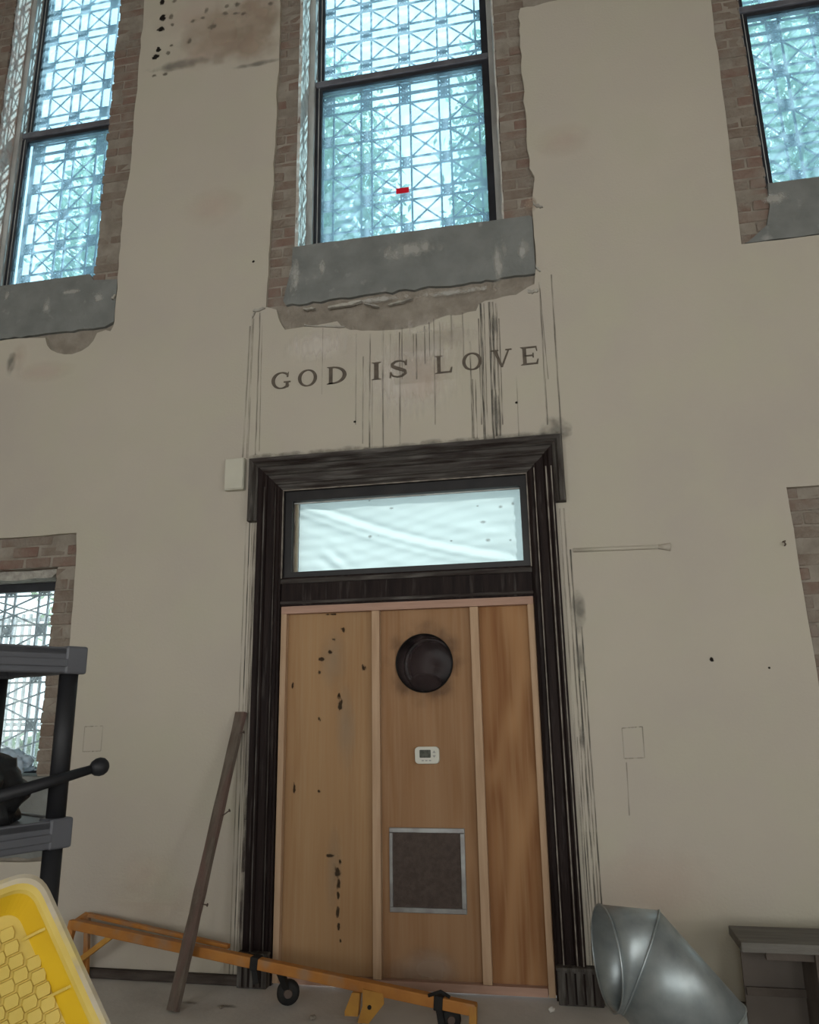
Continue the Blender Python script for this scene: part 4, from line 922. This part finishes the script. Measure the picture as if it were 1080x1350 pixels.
# things on the second shelf
def blob(name, c, rx, ry, rz, m, amp, seed, flat=True, freq=5):
    bmx = bmesh.new(); bmesh.ops.create_icosphere(bmx, subdivisions=4, radius=1)
    from mathutils import noise
    for v in bmx.verts:
        nv = noise.noise(v.co*freq*.4+Vector((seed, 0, 0)))*amp + noise.noise(v.co*freq+Vector((0, seed, 0)))*amp*.5
        v.co *= 1+nv; v.co = Vector((v.co.x*rx, v.co.y*ry, v.co.z*rz))
        if flat and v.co.z < -rz*.55: v.co.z = -rz*.55
        v.co += Vector(c) 
    me = bpy.data.meshes.new(name); bmx.to_mesh(me); bmx.free(); return mko(name, me, m, None, True)
ZS = 1.218
bgc = P3(.185, .17, 0); tag(blob('black_bag', (bgc.x, bgc.y, ZS+.55*.105), .13, .13, .105, 'bag', .35, 3.0), 'crumpled black bag lying on the second shelf under the rod', 'bag')
rd = empty('knob_rod', P3(.1, .2, ZS)); tag(rd, 'black rod with a round knob resting across the second shelf', 'rod')
q0 = DP(-60, 1068, 1.72); q1 = DP(128, 1012, 1.93)
MB().tube([q0, q0.lerp(q1, .55), q1], [.0165, .0145, .0105], 14).build('rod_shaft', 'post_black', rd, True)
MB().lathe([(0, -.023), (.010, -.0225), (.018, -.015), (.0225, -.004), (.0225, .006), (.018, .016), (.010, .022), (0, .023)], DP(131, 1011, 1.935), q1-q0, 20).build('knob', 'post_black', rd, True)
# pale plastic on the low window's sill
pc = W(30, 1002, .10); tag(blob('plastic_bag', (-3.58, .12, 1.102+.55*.09), .17, .07, .09, 'palebag', .5, 9.0, True, 7), 'pale bluish crumpled plastic on the sill of the low window', 'plastic bag')

# ------------------------------------------------------------------ yellow tray leaning by the shelf
T = Vector((-1.0732, -2.9479, 1.1734)); eb = Vector((-.638, -.731, -.243)).normalized(); ea = Vector((.521, .070, -.851)).normalized()
ax = (ea - eb*ea.dot(eb)).normalized(); nrm = ax.cross(eb).normalized()
if nrm.dot(CAM-T) < 0: nrm = -nrm
fl_ = math.tan(math.acos(ea.dot(ax))); LT = 1.05; WT = .46
def TP(a, b, h=0.0):
    """a: along the axis, b: from the right edge towards the left along the top edge direction, h: towards the viewer"""
    return T + ax*a + eb*b + nrm*h
tr = empty('yellow_tray', tuple(T + ax*LT*.99)); tag(tr, 'yellow plastic tray with raised waffle pattern leaning in front of the shelf', 'tray')
def outline(inset, r, n=7):
    """rounded trapezoid, counter-clockwise in (a, b)"""
    c = [(inset, -inset*fl_+inset), (LT-inset, -(LT-inset)*fl_+inset), (LT-inset, WT+(LT-inset)*fl_-inset), (inset, WT+inset*fl_-inset)]
    out = []
    for i in range(4):
        p, a, b = Vector(c[i]), Vector(c[i-1]), Vector(c[(i+1) % 4]); d1 = (a-p).normalized(); d2 = (b-p).normalized()
        for k in range(n+1):
            t = k/n; s1 = p+d1*r; s2 = p+d2*r; out.append(tuple((s1*(1-t)**2 + p*2*t*(1-t) + s2*t*t)))
    return out
def band(o1, h1, o2, h2): 
    n_ = len(o1); return [TP(a, b, h1) for a, b in o1] + [TP(a, b, h2) for a, b in o2], [(i, (i+1) % n_, n_+(i+1) % n_, n_+i) for i in range(n_)]
# the far outer lip is dusty; walls go down to the recessed waffle floor
DT = .045
rim = MB(); rim.add(*band(outline(0, .055), -.014, outline(0, .055), .0)); rim.add(*band(outline(0, .055), .0, outline(.008, .05), .006)); rim.add(*band(outline(.008, .05), .006, outline(.017, .045), .006)); rim.build('outer_lip', 'dusty_rim', tr, True)
rim = MB(); rim.add(*band(outline(.017, .045), .006, outline(.027, .04), .003)); rim.add(*band(outline(.027, .04), .003, outline(.032, .038), -.004)); rim.build('inner_lip', 'yellow_pale', tr, True)
wl = MB(); wl.add(*band(outline(.032, .038), -.004, outline(.060, .03), -DT)); wl.build('tray_wall', 'yellow', tr)
o1 = outline(.060, .03); fb = MB(); n_ = len(o1); fb.add([TP(a, b, -DT) for a, b in o1] + [TP(a, b, -DT-.004) for a, b in o1], [tuple(range(n_)), tuple(range(2*n_-1, n_-1, -1))]); fb.build('tray_floor', 'yellow_pale', tr)
ou = MB(); ou.add(*band(outline(0, .055), -.014, outline(.056, .03), -DT-.004)); ou.build('tray_underside', 'yellow', tr)
# stiffening webs on the walls
for k in range(1, 9):
    a = LT*k/9
    for sg in (0, 1):
        bb = (lambda ins: (-a*fl_+ins) if sg == 0 else (WT+a*fl_-ins))
        v = [TP(a-.0025, bb(.034), -.006), TP(a+.0025, bb(.034), -.006), TP(a-.0025, bb(.060), -DT), TP(a+.0025, bb(.060), -DT), TP(a-.0025, bb(.043), -.006), TP(a+.0025, bb(.043), -.006), TP(a-.0025, bb(.072), -DT), TP(a+.0025, bb(.072), -DT)]
        MB().add(v, BF).build('wall_web', 'yellow_pale', tr)
# waffle pads (one moulded pattern)
wf = MB(); PA, PB = .0265, .0265; na = int(LT/PA); 
dirA = Vector((math.cos(.2), math.sin(.2)))
for i in range(-4, na+6):
    for j in range(-12, int((WT+.5)/PB)+8):
        a = .075 + i*PA + j*PB*.40; b = .02 + j*PB*1.0 - i*PA*.10 
        lim0 = -a*fl_+.067; lim1 = WT+a*fl_-.067
        if a < .070 or a > LT-.070 or b < lim0 or b > lim1: continue
        hx, hz = PA*.475, PB*.54
        base = [(-hx, -hz*.75), (hx*.7, -hz), (hx, hz*.75), (-hx*.7, hz)]
        base = [(-hx, -hz*.9), (0, -hz*1.05), (hx*.95, -hz*.75), (hx, hz*.9), (0, hz*1.05), (-hx*.95, hz*.75)]
        v = [TP(a+x, b+y, -DT) for x, y in base] + [TP(a+x*.86, b+y*.86, -DT+.0055) for x, y in base]
        wf.add(v, [(6,7,8,9,10,11)] + [(q, (q+1) % 6, 6+(q+1) % 6, 6+q) for q in range(6)])
o = wf.build('waffle_pads', 'yellow_pale', tr); o['kind'] = 'stuff'

# ------------------------------------------------------------------ outdoors, seen through the panes
structure(mk('ground', [(-40, .36, -.35), (40, .36, -.35), (40, 60, -.35), (-40, 60, -.35)], [(0,1,2,3)], 'grass'), 'pale paved ground outside the windows', 'ground')
def tree(x, y, h, rc, n, label, trunk_r=.2):
    t = empty('tree', (x, y, -.35)); tag(t, label, 'tree', 'trees outside')
    MB().tube([(x, y, -.35), (x+.1, y, h*.4), (x-.1, y+.1, h*.8)], [trunk_r, trunk_r*.7, trunk_r*.3], 10).build('trunk', 'bark', t, True)
    u = rng.normal(size=(n, 3)); u /= np.linalg.norm(u, axis=1)[:, None]; rr = rng.random(n)**.45
    c = u*rr[:, None]*np.array(rc) + np.array([x, y, h*.62])
    c += rng.normal(size=(n, 3))*.12
    a = rng.normal(size=(n, 3)); a /= np.linalg.norm(a, axis=1)[:, None]; b = np.cross(a, rng.normal(size=(n, 3))); b /= np.linalg.norm(b, axis=1)[:, None]
    s = (.045 + .045*rng.random(n))[:, None]
    v = np.stack([c-a*s*1.4, c+b*s*.6, c+a*s*1.4, c-b*s*.6], 1).reshape(-1, 3)
    me = bpy.data.meshes.new('foliage'); me.from_pydata(v.tolist(), [], np.arange(4*n).reshape(n, 4).tolist())
    o = mko('foliage', me, 'leaf', t); o['kind'] = 'stuff'
tree(-3.85, 6.6, 13, (1.85, 1.5, 5.4), 15000, 'leafy green tree outside, seen through the shelf side of the middle window')
tree(-.05, 6.8, 13.5, (1.40, 1.2, 5.6), 12000, 'leafy green tree outside, seen through the bench side of the middle window')
tree(4.6, 6.2, 13, (2.2, 1.8, 5.4), 15000, 'leafy green tree outside on the bench side')
tree(-8.05, 6.8, 12.5, (.9, 1.0, 5.2), 6000, 'slim leafy green tree outside the window above the shelf')
# grey picket fence and hedge outside the low window
fe = empty('picket_fence', (-6.2, 3.6, -.35)); tag(fe, 'grey picket fence outside the low window behind the shelf', 'fence')
for z in (.5, 1.35, 1.95, 2.55): MB().box(-8.0, -4.6, 3.58, 3.62, z-.02, z+.02).build('fence_rail', 'fencegrey', fe)
pk = None
for k in range(34):
    x = -7.95 + k*.10
    if pk is None: pk = MB().box(-.014, .014, 3.55, 3.58, -.35, 2.62).build('picket', 'fencegrey', fe); pk.matrix_parent_inverse = Matrix.Translation(-Vector(fe.location)); o = pk
    else: o = pk.copy(); COL.objects.link(o)
    o.location.x = x
def bush(x, y, r, n, label):
    u = rng.normal(size=(n, 3)); u /= np.linalg.norm(u, axis=1)[:, None]; c = u*(rng.random(n)**.4)[:, None]*np.array(r) + np.array([x, y, r[2]*.9-.35]); c[:, 2] = np.maximum(c[:, 2], -.3)
    a = rng.normal(size=(n, 3)); a /= np.linalg.norm(a, axis=1)[:, None]; b = np.cross(a, rng.normal(size=(n, 3))); b /= np.linalg.norm(b, axis=1)[:, None]; s = (.05+.05*rng.random(n))[:, None]
    v = np.stack([c-a*s*1.4, c+b*s*.6, c+a*s*1.4, c-b*s*.6], 1).reshape(-1, 3)
    t = empty('shrub', (x, y, -.35)); tag(t, label, 'shrub')
    me = bpy.data.meshes.new('foliage'); me.from_pydata(v.tolist(), [], np.arange(4*n).reshape(n, 4).tolist()); o = mko('foliage', me, 'leaf', t); o['kind'] = 'stuff'
    MB().tube([(x, y, -.35), (x, y, r[2]*.8)], .03, 8).build('stem', 'bark', t)
bush(-6.3, 4.5, (1.6, .5, .85), 4500, 'green shrub behind the picket fence outside the low window')
print('bricks', nbr)
